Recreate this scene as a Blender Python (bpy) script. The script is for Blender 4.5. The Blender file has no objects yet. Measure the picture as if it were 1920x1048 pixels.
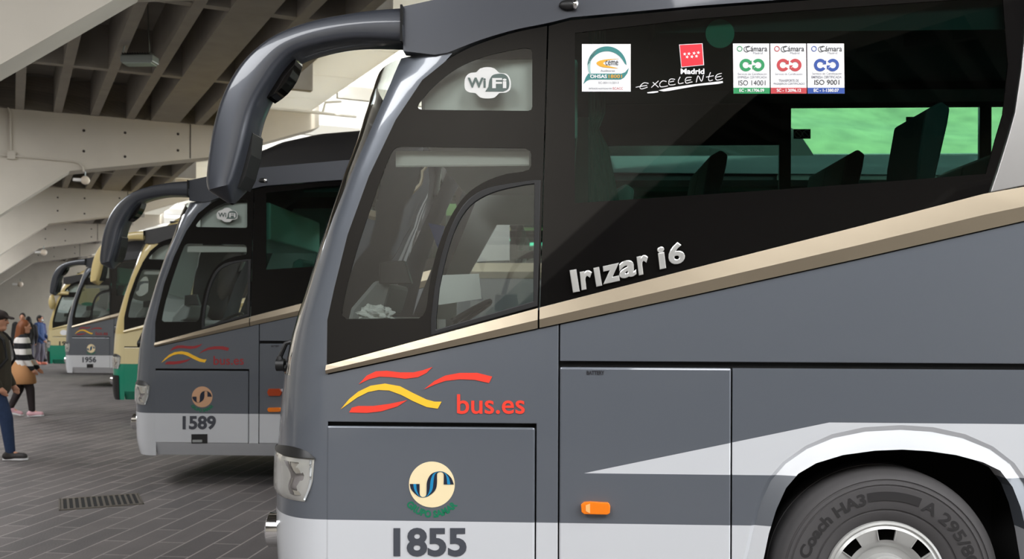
import bpy, bmesh, math, random
from math import sin, cos, pi, radians, sqrt, atan2
from mathutils import Vector, Matrix
from mathutils.geometry import tessellate_polygon

random.seed(7)
sc = bpy.context.scene
COL = sc.collection

# ------------------------------------------------------------------ camera, sky, sun, exposure
F, HOR, CAM_H, ROLL = 1900.0, 598.0, 1.69, 0.004
cam_data = bpy.data.cameras.new('camera')
cam_data.sensor_width = 36.0
cam_data.lens = F / 1920.0 * 36.0
cam_data.shift_y = (HOR - 524.0) / 1920.0
cam_data.clip_start, cam_data.clip_end = 0.05, 400.0
cam_data.dof.use_dof = True
cam_data.dof.focus_distance = 4.7
cam_data.dof.aperture_fstop = 4.5
CAM_R = Matrix.Rotation(pi / 2, 3, 'X') @ Matrix.Rotation(ROLL, 3, 'Z')
cam = bpy.data.objects.new('camera', cam_data)
COL.objects.link(cam)
cam.matrix_world = Matrix.Translation((0, 0, CAM_H)) @ CAM_R.to_4x4()
sc.camera = cam

world = bpy.data.worlds.new('overcast_sky')
sc.world = world
world.use_nodes = True
wn = world.node_tree.nodes
bg = wn['Background']
bg.inputs['Color'].default_value = (0.93, 0.97, 1.0, 1)
bg.inputs['Strength'].default_value = 1.6

sun_data = bpy.data.lights.new('sun', 'SUN')
sun_data.energy = 1.2
sun_data.angle = radians(6)
sun_data.color = (1.0, 0.95, 0.87)
sun = bpy.data.objects.new('sun', sun_data)
COL.objects.link(sun)
sun.rotation_euler = (radians(38), radians(22), 0)

# added unseen fill lamps: broad soft light above the walkway and front bay
PHI = radians(26.3)
RV = Vector((cos(PHI), sin(PHI), 0))
AV = Vector((-sin(PHI), cos(PHI), 0))
def fill_light(r, a, z, sx, sy, watts, tilt=0.0):
    l = bpy.data.lights.new('fill_light', 'AREA')
    l.shape = 'RECTANGLE'
    l.size, l.size_y = sx, sy
    l.energy = watts
    l.color = (0.985, 0.99, 1.0)
    o = bpy.data.objects.new('fill_light', l)
    COL.objects.link(o)
    o.location = RV * r + AV * a + Vector((0, 0, z))
    o.rotation_euler = (tilt, 0, PHI)
    return o
fill_light(4.7, -0.6, 5.5, 8.5, 2.2, 205, radians(38))
fill_light(-3.2, 1.5, 5.5, 2.5, 6.0, 210)
fill_light(-3.2, 15.0, 5.5, 2.5, 9.0, 215)
fill_light(-3.2, 28.0, 5.5, 2.5, 9.0, 230)
fill_light(-3.2, 42.0, 5.5, 2.5, 9.0, 200)

sc.view_settings.view_transform = 'Standard'
sc.view_settings.look = 'None'
sc.view_settings.gamma = 1.0
sc.view_settings.use_curve_mapping = False
sc.view_settings.exposure = 1.68
sc.cycles.max_bounces = 10
sc.cycles.diffuse_bounces = 6
sc.cycles.transparent_max_bounces = 24
sc.cycles.use_denoising = True
sc.cycles.caustics_reflective = False
sc.cycles.caustics_refractive = False

# ------------------------------------------------------------------ helpers
def lin(r, g, b):
    f = lambda v: (v / 255 / 12.92) if v / 255 <= 0.04045 else ((v / 255 + 0.055) / 1.055) ** 2.4
    return (f(r), f(g), f(b), 1.0)

MATS = {}
def mat(name, col, rough=0.5, metal=0.0, coat=0.0, noise=0.0, nscale=8.0, bump=0.0, spec=0.5, emit=0.0):
    if name in MATS:
        return MATS[name]
    m = bpy.data.materials.new(name)
    m.use_nodes = True
    nt = m.node_tree
    b = nt.nodes['Principled BSDF']
    b.inputs['Base Color'].default_value = col
    b.inputs['Roughness'].default_value = rough
    b.inputs['Metallic'].default_value = metal
    b.inputs['Coat Weight'].default_value = coat
    b.inputs['Coat Roughness'].default_value = 0.04
    b.inputs['Specular IOR Level'].default_value = spec
    if emit:
        b.inputs['Emission Color'].default_value = col
        b.inputs['Emission Strength'].default_value = emit
    if noise or bump:
        tc = nt.nodes.new('ShaderNodeTexCoord')
        n = nt.nodes.new('ShaderNodeTexNoise')
        n.inputs['Scale'].default_value = nscale
        n.inputs['Detail'].default_value = 6
        nt.links.new(tc.outputs['Object'], n.inputs['Vector'])
        if noise:
            mx = nt.nodes.new('ShaderNodeMix')
            mx.data_type = 'RGBA'
            mx.inputs['A'].default_value = tuple(c * (1 - noise) for c in col[:3]) + (1,)
            mx.inputs['B'].default_value = tuple(min(1, c * (1 + noise)) for c in col[:3]) + (1,)
            nt.links.new(n.outputs['Fac'], mx.inputs['Factor'])
            nt.links.new(mx.outputs['Result'], b.inputs['Base Color'])
        if bump:
            bp = nt.nodes.new('ShaderNodeBump')
            bp.inputs['Strength'].default_value = bump
            bp.inputs['Distance'].default_value = 0.02
            nt.links.new(n.outputs['Fac'], bp.inputs['Height'])
            nt.links.new(bp.outputs['Normal'], b.inputs['Normal'])
    MATS[name] = m
    return m

def glass(name, tint, refl=1.0):
    m = bpy.data.materials.new(name)
    m.use_nodes = True
    nt = m.node_tree
    nt.nodes.remove(nt.nodes['Principled BSDF'])
    out = nt.nodes['Material Output']
    tr = nt.nodes.new('ShaderNodeBsdfTransparent')
    tr.inputs['Color'].default_value = tint + (1,)
    gl = nt.nodes.new('ShaderNodeBsdfGlossy')
    gl.inputs['Roughness'].default_value = 0.01
    fr = nt.nodes.new('ShaderNodeFresnel')
    fr.inputs['IOR'].default_value = 1.5
    mu = nt.nodes.new('ShaderNodeMath')
    mu.operation = 'MULTIPLY'
    mu.inputs[1].default_value = refl
    mu.use_clamp = True
    mx = nt.nodes.new('ShaderNodeMixShader')
    nt.links.new(fr.outputs[0], mu.inputs[0])
    nt.links.new(mu.outputs[0], mx.inputs[0])
    nt.links.new(tr.outputs[0], mx.inputs[1])
    nt.links.new(gl.outputs[0], mx.inputs[2])
    nt.links.new(mx.outputs[0], out.inputs['Surface'])
    MATS[name] = m
    return m

def livery(name, base, low, z1, stripe=None, metal=0.25, rough=0.32):
    """bus paint: base colour, a second colour below height z1, optional pointed stripe"""
    m = bpy.data.materials.new(name)
    m.use_nodes = True
    nt = m.node_tree
    N = nt.nodes
    b = N['Principled BSDF']
    b.inputs['Roughness'].default_value = rough
    b.inputs['Metallic'].default_value = metal
    b.inputs['Coat Weight'].default_value = 0.85
    b.inputs['Coat Roughness'].default_value = 0.05
    tc = N.new('ShaderNodeTexCoord')
    sp = N.new('ShaderNodeSeparateXYZ')
    nt.links.new(tc.outputs['Object'], sp.inputs[0])
    def op(o, a, c, clamp=False):
        n = N.new('ShaderNodeMath')
        n.operation = o
        n.use_clamp = clamp
        for i, v in enumerate((a, c)):
            if hasattr(v, 'name'):
                nt.links.new(v, n.inputs[i])
            else:
                n.inputs[i].default_value = v
        return n.outputs[0]
    X, Z = sp.outputs['X'], sp.outputs['Z']
    mask = op('LESS_THAN', Z, z1)
    if stripe:
        s0, z0, s1, ztop = stripe
        k = (ztop - z0) / (s1 - s0)
        up = op('ADD', op('MULTIPLY', op('SUBTRACT', X, s0), k), z0)
        up = op('MINIMUM', up, ztop)
        inside = op('MULTIPLY', op('LESS_THAN', Z, up), op('GREATER_THAN', Z, z0))
        mask = op('MAXIMUM', mask, inside)
    mx = N.new('ShaderNodeMix')
    mx.data_type = 'RGBA'
    mx.inputs['A'].default_value = base
    mx.inputs['B'].default_value = low
    nt.links.new(mask, mx.inputs['Factor'])
    nt.links.new(mx.outputs['Result'], b.inputs['Base Color'])
    MATS[name] = m
    return m

class MB:
    """collects shapes and links them as ONE mesh object"""
    def __init__(self):
        self.v, self.f, self.mi = [], [], []
    def add(self, verts, faces, mi=0):
        o = len(self.v)
        self.v += [tuple(p) for p in verts]
        self.f += [tuple(i + o for i in f) for f in faces]
        self.mi += [mi] * len(faces)
        return self
    def box(self, a, b, mi=0):
        x0, y0, z0 = a
        x1, y1, z1 = b
        vs = [(x0, y0, z0), (x1, y0, z0), (x1, y1, z0), (x0, y1, z0), (x0, y0, z1), (x1, y0, z1), (x1, y1, z1), (x0, y1, z1)]
        return self.add(vs, [(0, 3, 2, 1), (4, 5, 6, 7), (0, 1, 5, 4), (1, 2, 6, 5), (2, 3, 7, 6), (3, 0, 4, 7)], mi)
    def obox(self, c, ax, ay, az, mi=0):
        """box about c with half-axis vectors"""
        c, ax, ay, az = map(Vector, (c, ax, ay, az))
        vs = [c + i * ax + j * ay + k * az for k in (-1, 1) for i, j in ((-1, -1), (1, -1), (1, 1), (-1, 1))]
        return self.add(vs, [(0, 3, 2, 1), (4, 5, 6, 7), (0, 1, 5, 4), (1, 2, 6, 5), (2, 3, 7, 6), (3, 0, 4, 7)], mi)
    def prism(self, poly, y0, y1, holes=(), mi=0, plane='xz'):
        """polygon in (x,z) pushed from y0 (towards -y, front) to y1"""
        loops = [list(poly)] + [list(h) for h in holes]
        flat = [p for l in loops for p in l]
        tris = tessellate_polygon([[Vector((p[0], p[1], 0)) for p in l] for l in loops])
        n = len(flat)
        vs = [(p[0], y0, p[1]) for p in flat] + [(p[0], y1, p[1]) for p in flat]
        fs = []
        for t in tris:
            a, b_, c = (flat[i] for i in t)
            ar = (b_[0] - a[0]) * (c[1] - a[1]) - (b_[1] - a[1]) * (c[0] - a[0])
            if abs(ar) < 1e-12:
                continue
            t = tuple(t) if ar > 0 else tuple(reversed(t))
            fs.append(t)
            fs.append(tuple(i + n for i in reversed(t)))
        o = 0
        for li, l in enumerate(loops):
            m_ = len(l)
            area = sum(l[i][0] * l[(i + 1) % m_][1] - l[(i + 1) % m_][0] * l[i][1] for i in range(m_))
            ccw = (area > 0) == (li == 0)
            for i in range(m_):
                j = (i + 1) % m_
                q = (o + i, o + i + n, o + j + n, o + j)
                fs.append(q if ccw else tuple(reversed(q)))
            o += m_
        return self.add(vs, fs, mi)
    def sheet(self, poly, y, mi=0):
        tris = tessellate_polygon([[Vector((p[0], p[1], 0)) for p in poly]])
        fs = []
        for t in tris:
            a, b_, c = (poly[i] for i in t)
            ar = (b_[0] - a[0]) * (c[1] - a[1]) - (b_[1] - a[1]) * (c[0] - a[0])
            fs.append(tuple(t) if ar > 0 else tuple(reversed(t)))
        return self.add([(p[0], y, p[1]) for p in poly], fs, mi)
    def grid(self, rows, mi=0, close=False):
        nr, nc = len(rows), len(rows[0])
        vs = [p for r in rows for p in r]
        fs = []
        for i in range(nr - 1):
            for j in range(nc if close else nc - 1):
                k = (j + 1) % nc
                fs.append((i * nc + j, i * nc + k, (i + 1) * nc + k, (i + 1) * nc + j))
        return self.add(vs, fs, mi)
    def tube(self, pts, r, seg=8, mi=0):
        pts = [Vector(p) for p in pts]
        rr = r if isinstance(r, (list, tuple)) else [r] * len(pts)
        rows = []
        for i, p in enumerate(pts):
            d = (pts[min(i + 1, len(pts) - 1)] - pts[max(i - 1, 0)]).normalized()
            a = d.cross(Vector((0, 0, 1)))
            if a.length < 1e-3:
                a = d.cross(Vector((1, 0, 0)))
            a.normalize()
            b = d.cross(a)
            rows.append([p + a * rr[i] * cos(2 * pi * k / seg) + b * rr[i] * sin(2 * pi * k / seg) for k in range(seg)])
        self.grid(rows, mi, True)
        o = len(self.v)
        n = len(rows)
        base = o - n * seg
        self.f += [tuple(range(base, base + seg)), tuple(reversed(range(o - seg, o)))]
        self.mi += [mi, mi]
        return self
    def lathe(self, prof, c, axis='y', seg=64, mi=0):
        rows = []
        for r, h in prof:
            row = []
            for k in range(seg):
                a = 2 * pi * k / seg
                if axis == 'y':
                    row.append((c[0] + r * cos(a), c[1] + h, c[2] + r * sin(a)))
                else:
                    row.append((c[0] + r * cos(a), c[1] + r * sin(a), c[2] + h))
            rows.append(row)
        return self.grid(rows, mi, True)
    def ball(self, c, r, seg=12, mi=0):
        rx, ry, rz = r if isinstance(r, (tuple, list)) else (r, r, r)
        rows = []
        for i in range(seg // 2 + 1):
            t = pi * i / (seg // 2)
            q = max(sin(t), 1e-3)
            rows.append([(c[0] + rx * q * cos(2 * pi * k / seg), c[1] + ry * q * sin(2 * pi * k / seg), c[2] + rz * cos(t)) for k in range(seg)])
        return self.grid(rows, mi, True)
    def build(self, name, mats, parent=None, smooth=False, bevel=0.0, fix=False):
        me = bpy.data.meshes.new(name)
        me.from_pydata(self.v, [], self.f)
        for m in (mats if isinstance(mats, (list, tuple)) else [mats]):
            me.materials.append(m)
        for p, i in zip(me.polygons, self.mi):
            p.material_index = i
        if fix or bevel:
            bm = bmesh.new()
            bm.from_mesh(me)
            bmesh.ops.remove_doubles(bm, verts=bm.verts, dist=1e-5)
            bmesh.ops.recalc_face_normals(bm, faces=bm.faces)
            bm.to_mesh(me)
            bm.free()
        if smooth:
            for p in me.polygons:
                p.use_smooth = True
            if smooth != 'all':
                me.set_sharp_from_angle(angle=radians(38))
        me.update()
        o = bpy.data.objects.new(name, me)
        COL.objects.link(o)
        if parent:
            o.parent = parent
        if bevel:
            md = o.modifiers.new('edge', 'BEVEL')
            md.width = bevel
            md.segments = 2
            md.limit_method = 'ANGLE'
        return o

def tag(o, label=None, cat=None, group=None, kind=None):
    if label: o['label'] = label
    if cat: o['category'] = cat
    if group: o['group'] = group
    if kind: o['kind'] = kind
    return o

def empty(name, loc, rz=0.0):
    o = bpy.data.objects.new(name, None)
    o.empty_display_size = 0.2
    COL.objects.link(o)
    o.location = loc
    o.rotation_euler = (0, 0, rz)
    return o

def ray(px, py):
    return CAM_R @ Vector(((px - 960) / F, -(py - HOR) / F, -1.0))

def on_ground(px, py, z=0.0):
    d = ray(px, py)
    t = (z - CAM_H) / d.z
    return Vector((d.x * t, d.y * t, z))

def at_depth(px, py, Z):
    d = ray(px, py)
    t = Z / d.y
    return Vector((d.x * t, Z, CAM_H + d.z * t))

def smooth_pts(pts, n=6, closed=False):
    """Catmull-Rom through the points"""
    out = []
    m = len(pts)
    for i in range(m if closed else m - 1):
        g = lambda k: Vector(pts[k % m]) if closed else Vector(pts[min(max(k, 0), m - 1)])
        p0, p1, p2, p3 = g(i - 1), g(i), g(i + 1), g(i + 2)
        for k in range(n):
            t = k / n
            out.append(0.5 * (2 * p1 + (p2 - p0) * t + (2 * p0 - 5 * p1 + 4 * p2 - p3) * t * t + (3 * p1 - p0 - 3 * p2 + p3) * t ** 3))
    if not closed:
        out.append(Vector(pts[-1]))
    return [tuple(p) for p in out]

def interp(tab, x):
    """tab sorted by first value"""
    if x <= tab[0][0]: return tab[0][1]
    for (a, va), (b, vb) in zip(tab, tab[1:]):
        if x <= b:
            return va + (vb - va) * (x - a) / (b - a)
    return tab[-1][1]

_txt_cache = {}
def text_mesh(s, bold=0.0, extrude=0.0, bevel=0.0):
    key = (s, bold, extrude, bevel)
    if key in _txt_cache:
        return _txt_cache[key]
    cu = bpy.data.curves.new('lettering', 'FONT')
    cu.body = s
    cu.offset = bold
    cu.extrude = extrude
    cu.bevel_depth = bevel
    cu.bevel_resolution = 1
    cu.resolution_u = 4
    ob = bpy.data.objects.new('lettering', cu)
    COL.objects.link(ob)
    dg = bpy.context.evaluated_depsgraph_get()
    dg.update()
    me = ob.evaluated_get(dg).to_mesh()
    vs = [tuple(v.co) for v in me.vertices]
    fs = [tuple(p.vertices) for p in me.polygons]
    ob.evaluated_get(dg).to_mesh_clear()
    bpy.data.objects.remove(ob)
    bpy.data.curves.remove(cu)
    xs = [v[0] for v in vs]
    ys = [v[1] for v in vs]
    x0, x1, y0, y1 = min(xs), max(xs), min(ys), max(ys)
    uv = [((v[0] - x0) / (x1 - x0), (v[1] - y0) / (y1 - y0), v[2]) for v in vs]
    _txt_cache[key] = (uv, fs)
    return uv, fs

# ------------------------------------------------------------------ the bus side plane of the dark coach in front
TH1 = radians(2.9)
U1 = Vector((cos(TH1), -sin(TH1), 0))
N1 = Vector((sin(TH1), cos(TH1), 0))
PW = at_depth(1665, HOR, 4.52)
def _hit(px, py, depth=0.0):
    d = ray(px, py)
    base = Vector((PW.x, PW.y, 0)) + N1 * depth
    t = N1.dot(base) / N1.dot(d)
    return Vector((0, 0, CAM_H)) + d * t
O1 = _hit(610, 900)
O1.z = 0
def P(px, py, depth=0.0):
    """measured point -> (distance back from the front seam, height) in metres on the coach side"""
    w = _hit(px, py, depth)
    return ((w - O1).dot(U1), w.z)
def PL(pts, depth=0.0):
    return [P(x, y, depth) for x, y in pts]
def proj(s, y, z):
    w = O1 + U1 * s + N1 * y + Vector((0, 0, z - CAM_H))
    c = CAM_R.transposed() @ w
    return 960 + F * c.x / -c.z, HOR - F * c.y / -c.z

WID = 2.55
HALF = WID / 2
def plan(c, L, t, B=HALF, m=2.6):
    a = t * pi / 2
    e = 2 / m
    return c - L * sin(a) ** e if a > 0 else c, B * (1 - max(cos(a), 0.0) ** e)

IN_ = [(870, -40), (850, 20), (845, 100), (838, 112), (790, 150), (740, 225), (690, 330), (650, 440), (625, 540), (612, 600), (610, 690), (610, 800), (612, 1048), (612, 1130)]
SIL = [(830, -40), (800, -15), (785, 0), (765, 15), (738, 45), (725, 100), (700, 170), (672, 260), (645, 330), (620, 400), (600, 460), (575, 540), (560, 585), (550, 620), (540, 660), (533, 700), (526, 770), (520, 850), (518, 900), (518, 1000), (521, 1048), (530, 1095), (545, 1130)]
PIL = [(790, 20), (757, 100), (722, 180), (690, 255), (652, 340), (624, 410), (607, 460), (582, 540), (566, 590), (555, 625), (545, 680)]
flip = lambda l: sorted((y, x) for x, y in l)
IN_T, SIL_T, PIL_T = flip(IN_), flip(SIL), flip(PIL)
NT = 30
TS = [(k / NT) ** 1.5 for k in range(NT + 1)]
def nose_level(z):
    py = HOR - (z - CAM_H) * 409
    c = P(interp(IN_T, py) + 5, py)[0]
    lo, hi = 0.06, 1.6
    for _ in range(30):
        L = (lo + hi) / 2
        best = min((proj(*plan(c, L, t), z) for t in TS), key=lambda q: q[0])
        if best[0] > interp(SIL_T, best[1]): lo = L
        else: hi = L
    L = (lo + hi) / 2
    tp = 0.3
    prev = None
    for k in range(1, 241):
        t = (k / 240) ** 1.5
        q = proj(*plan(c, L, t), z)
        if q[0] <= interp(PIL_T, q[1]):
            tp = t
            break
    return c, L, tp
ZB, ZW, ZT, ZR = 0.36, 1.42, 2.90, 3.06
LEV = {}
def lev(z):
    k = round(z, 4)
    if k not in LEV:
        LEV[k] = nose_level(z)
    return LEV[k]
def nose_pt(z, t, out=0.0, far=False):
    c, L, tp = lev(z)
    s, y = plan(c, L, t)
    if out:
        s2, y2 = plan(c, L, min(t + 0.01, 1.0))
        s1, y1 = plan(c, L, max(t - 0.01, 0.0))
        d = Vector((s2 - s1, y2 - y1)).normalized()
        s, y = s - d.y * out, y + d.x * out
    return (s, WID - y, z) if far else (s, y, z)

# ------------------------------------------------------------------ materials
GREY = lin(97, 102, 110)
LIGHT = lin(216, 219, 224)
STRIPE = (P(1095, 887)[0], P(1095, 887)[1], P(1555, 792)[0], P(1555, 792)[1])
Z_BAND = P(610, 974)[1]
M_PAINT = livery('grey_coach_paint', GREY, LIGHT, Z_BAND, STRIPE)
M_CREAM = livery('cream_coach_paint', lin(205, 190, 145), lin(10, 128, 100), 0.93, None, 0.0, 0.4)
M_RAIL = mat('anthracite_paint', lin(56, 59, 66), 0.36, 0.3, 0.5)
M_CREAMRAIL = mat('cream_paint', lin(196, 176, 120), 0.4, 0.0, 0.5)
M_ROOF = mat('black_roof', lin(34, 33, 34), 0.45, 0.0, 0.2)
M_FRIT = mat('black_glass_border', lin(16, 15, 15), 0.03, 0.0, 0.0, spec=0.4)
M_BLACK = mat('black_plastic', lin(22, 22, 23), 0.5)
M_VOID = mat('matt_black', lin(8, 8, 8), 0.9)
M_CHROME = mat('chrome', (0.85, 0.85, 0.85, 1), 0.08, 1.0)
M_BADGE = mat('badge_chrome', lin(236, 236, 234), 0.18, 0.65)
M_STEEL = mat('brushed_steel', lin(152, 140, 121), 0.33, 0.65, noise=0.06, nscale=3)
M_ALU = mat('satin_aluminium', lin(175, 173, 172), 0.35, 0.75)
M_MIRROR = mat('mirror_glass', (0.12, 0.16, 0.16, 1), 0.03, 1.0)
M_GLASS = glass('clear_glass', (0.90, 0.97, 0.94), 2.2)
M_TINT = glass('green_tinted_glass', (0.27, 0.53, 0.45), 1.0)
M_TINT2 = glass('teal_tinted_glass', (0.66, 0.88, 0.78), 1.0)
M_RUBBER = mat('tyre_rubber', lin(68, 66, 67), 0.75, noise=0.08, nscale=20)
M_RUBBERD = mat('dark_tyre_rubber', lin(30, 28, 29), 0.7)
M_RIM = mat('wheel_silver', lin(176, 176, 174), 0.35, 0.3)
M_AMBER = mat('amber_lens', lin(240, 125, 15), 0.15, 0.0, 0.6)
M_REDAMBER = mat('dark_amber_lens', lin(170, 62, 18), 0.15, 0.0, 0.6)
M_RED = mat('signal_red', lin(232, 62, 45), 0.45)
M_YELLOW = mat('golden_yellow', lin(248, 192, 48), 0.45)
M_CREAMDOT = mat('cream_emblem', lin(238, 220, 178), 0.45)
M_PEACH = mat('faded_emblem', lin(205, 160, 125), 0.5)
M_NAVY = mat('navy_ink', lin(24, 30, 48), 0.45)
M_BLUE = mat('emblem_blue', lin(20, 130, 180), 0.45)
M_GREENINK = mat('green_ink', lin(0, 112, 78), 0.5)
M_NUM = mat('number_grey', lin(66, 69, 77), 0.5)
M_WHITE = mat('white_vinyl', lin(228, 228, 230), 0.5)
M_WIFI = mat('pale_vinyl', lin(205, 205, 203), 0.5)
M_WIFIDARK = mat('wifi_dark', lin(78, 92, 88), 0.5)
M_INK = mat('black_ink', lin(28, 28, 34), 0.5)
M_INKG = mat('grey_ink', lin(120, 120, 128), 0.5)
M_CRED = mat('certificate_red', lin(178, 44, 52), 0.5)
M_CGREEN = mat('certificate_green', lin(0, 135, 75), 0.5)
M_CBLUE = mat('certificate_blue', lin(10, 62, 145), 0.5)
M_FLAG = mat('flag_red', lin(222, 8, 38), 0.5)
M_TEAL = mat('teal_ink', lin(40, 120, 118), 0.5)
M_PTEAL = mat('pale_teal_ink', lin(150, 185, 182), 0.5)
M_GOLD = mat('gold_ink', lin(222, 160, 30), 0.5)
M_DISC = mat('green_disc', lin(10, 110, 92), 0.5)
M_SEAT = mat('seat_fabric', lin(46, 50, 54), 0.85, noise=0.25, nscale=30)
M_SEATL = mat('grey_leather', lin(130, 133, 132), 0.5)
M_RACK = mat('dark_rack', lin(40, 42, 44), 0.8)
M_LINER = mat('cabin_lining', lin(222, 224, 220), 0.7)
M_DASH = mat('dashboard_plastic', lin(150, 153, 152), 0.6)
M_PAPER = mat('white_paper', lin(236, 238, 236), 0.8)
M_BLIND = mat('blind_fabric', lin(205, 205, 200), 0.8)
M_LENS = mat('clear_lens', lin(205, 205, 200), 0.2, 0.55, 1.0)
M_LUMG = mat('lens_edge_grey', lin(200, 204, 206), 0.3, 0.3)
M_CURTAIN = mat('curtain_cloth', lin(60, 100, 92), 0.9)

# ------------------------------------------------------------------ the bus builder
def panel(name, root, poly, y0, th, m, holes=(), bevel=0.004):
    return MB().prism(poly, y0, y0 + th, holes).build(name, m, root, fix=True, bevel=bevel)

def decal(name, parent, poly, m, y=-0.002, th=0.0015):
    return MB().prism(poly, y, y + th).build(name, m, parent)

def circle(cx, cy, r, n=40, ry=None):
    return [(cx + r * cos(2 * pi * k / n), cy + (ry or r) * sin(2 * pi * k / n)) for k in range(n)]

def words_on(parent, s, rect, m, y=-0.003, bold=0.0, name='lettering', quad=None, ext=0.0, bev=0.0):
    """lettering fitted to a rectangle (x0,y0 top-left, x1,y1 bottom-right) or to a slanted quad BL,BR,TL"""
    uv, fs = text_mesh(s, bold, ext, bev)
    if quad is None:
        x0, y0, x1, y1 = rect
        quad = ((x0, y1), (x1, y1), (x0, y0))
    bl, br, tl = [Vector(P(*q)) for q in quad]
    vs = []
    for u, v, w in uv:
        p = bl + (br - bl) * u + (tl - bl) * v
        vs.append((p.x, y - w * 0.1, p.y))
    return MB().add(vs, fs).build(name, m, parent)

LOWZ = 0.47
STRIP_UP = PL([(610, 685), (1007, 578), (1300, 503), (1600, 427), (1850, 362), (1920, 350)])
STRIP_LO = PL([(610, 701), (1010, 615), (1300, 553), (1600, 487), (1920, 414)])
ARCH_IN = PL([(1400, 1125), (1412, 1110), (1432, 1048), (1442, 1000), (1456, 955), (1474, 915), (1497, 888), (1530, 869), (1580, 854), (1640, 846), (1690, 844), (1740, 847), (1790, 854), (1840, 867), (1872, 882), (1895, 912), (1910, 950), (1922, 1000), (1932, 1060), (1940, 1125)])
ARCH_OUT = PL([(1375, 1125), (1385, 1080), (1398, 1030), (1408, 985), (1420, 940), (1440, 898), (1468, 866), (1510, 836), (1560, 814), (1620, 801), (1690, 797), (1750, 801), (1810, 814), (1862, 837), (1902, 868), (1928, 905), (1945, 945), (1958, 1000), (1966, 1060), (1972, 1125)])
REAR = 12.0
ZS = P(1920, 383)[1]
WC = (P(1668, 1090)[0], 0.513)     # wheel centre

PASS = PL([(1029, 49), (1070, 38), (1300, 17), (1500, 2), (1700, -12), (1925, -28), (1912, 120), (1899, 210), (1885, 262), (1868, 318), (1853, 361)]) 
PASS_BOT = PL([(1600, 427), (1300, 503), (1013, 576)])
PASS_CLEAR = PL([(1078, 62), (1300, 36), (1500, 20), (1700, 6), (1880, -6), (1890, 120), (1880, 215), (1866, 262), (1849, 326), (1657, 341), (1480, 354), (1078, 381)])
CLEAR_DRV = PL(smooth_pts([(641, 592), (645, 565), (660, 500), (690, 405), (722, 315), (738, 281), (752, 275)], 3) +
               [(985, 278), (994, 283), (996, 290), (996, 310), (992, 318), (980, 322)] +
               smooth_pts([(950, 326), (915, 338), (882, 358), (858, 385), (836, 425), (818, 475), (806, 530), (800, 575), (793, 592)], 3) + [(785, 597), (650, 598)])
WIFI_WIN = PL([(783, 200), (786, 193)] + smooth_pts([(805, 170), (835, 143), (870, 121), (915, 104), (960, 94), (985, 90)], 3) + [(995, 92), (998, 98), (998, 200), (996, 206), (990, 208), (792, 206), (785, 204)])
SLIDE_OUT = PL([(808, 629), (808, 600)] + smooth_pts([(815, 540), (828, 480), (846, 425), (868, 386), (895, 362), (930, 349), (1000, 338)], 3) + [(1014, 338), (1008, 574)])
SLIDE_IN = PL([(818, 618), (818, 598)] + smooth_pts([(824, 540), (837, 482), (854, 430), (875, 394), (900, 373), (935, 358), (985, 347)], 3) + [(1002, 345), (1000, 565)])
DRV = PL([(613, 682), (614, 600), (627, 540), (652, 440), (692, 330), (742, 225), (792, 150), (842, 110)] +
         smooth_pts([(842, 110), (880, 90), (920, 75), (970, 60), (1026, 49)], 3)[1:] + [(1016, 400), (1011, 577)])
RAIL = PL([(755, 14), (757, 97), (815, 104)] + smooth_pts([(840, 100), (880, 84), (920, 70), (970, 56), (1025, 45), (1070, 34)], 3) +
          [(1300, 13), (1500, -2), (1700, -16), (1925, -32), (1925, -100), (1400, -75), (970, -33)])

def seat_mesh(mb, s, y, zdeck, w=0.46):
    prof = [(-0.02, 0.0), (0.10, 0.0), (0.14, 0.38), (0.30, 1.10), (0.31, 1.17), (0.27, 1.2), (0.20, 1.16), (0.165, 0.95), (0.155, 0.80), (0.09, 0.72), (0.0, 0.47), (-0.42, 0.50), (-0.46, 0.44), (-0.43, 0.36), (-0.1, 0.33)]
    mb.prism([(s + a, zdeck + b) for a, b in prof], y - w / 2, y + w / 2)

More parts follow.
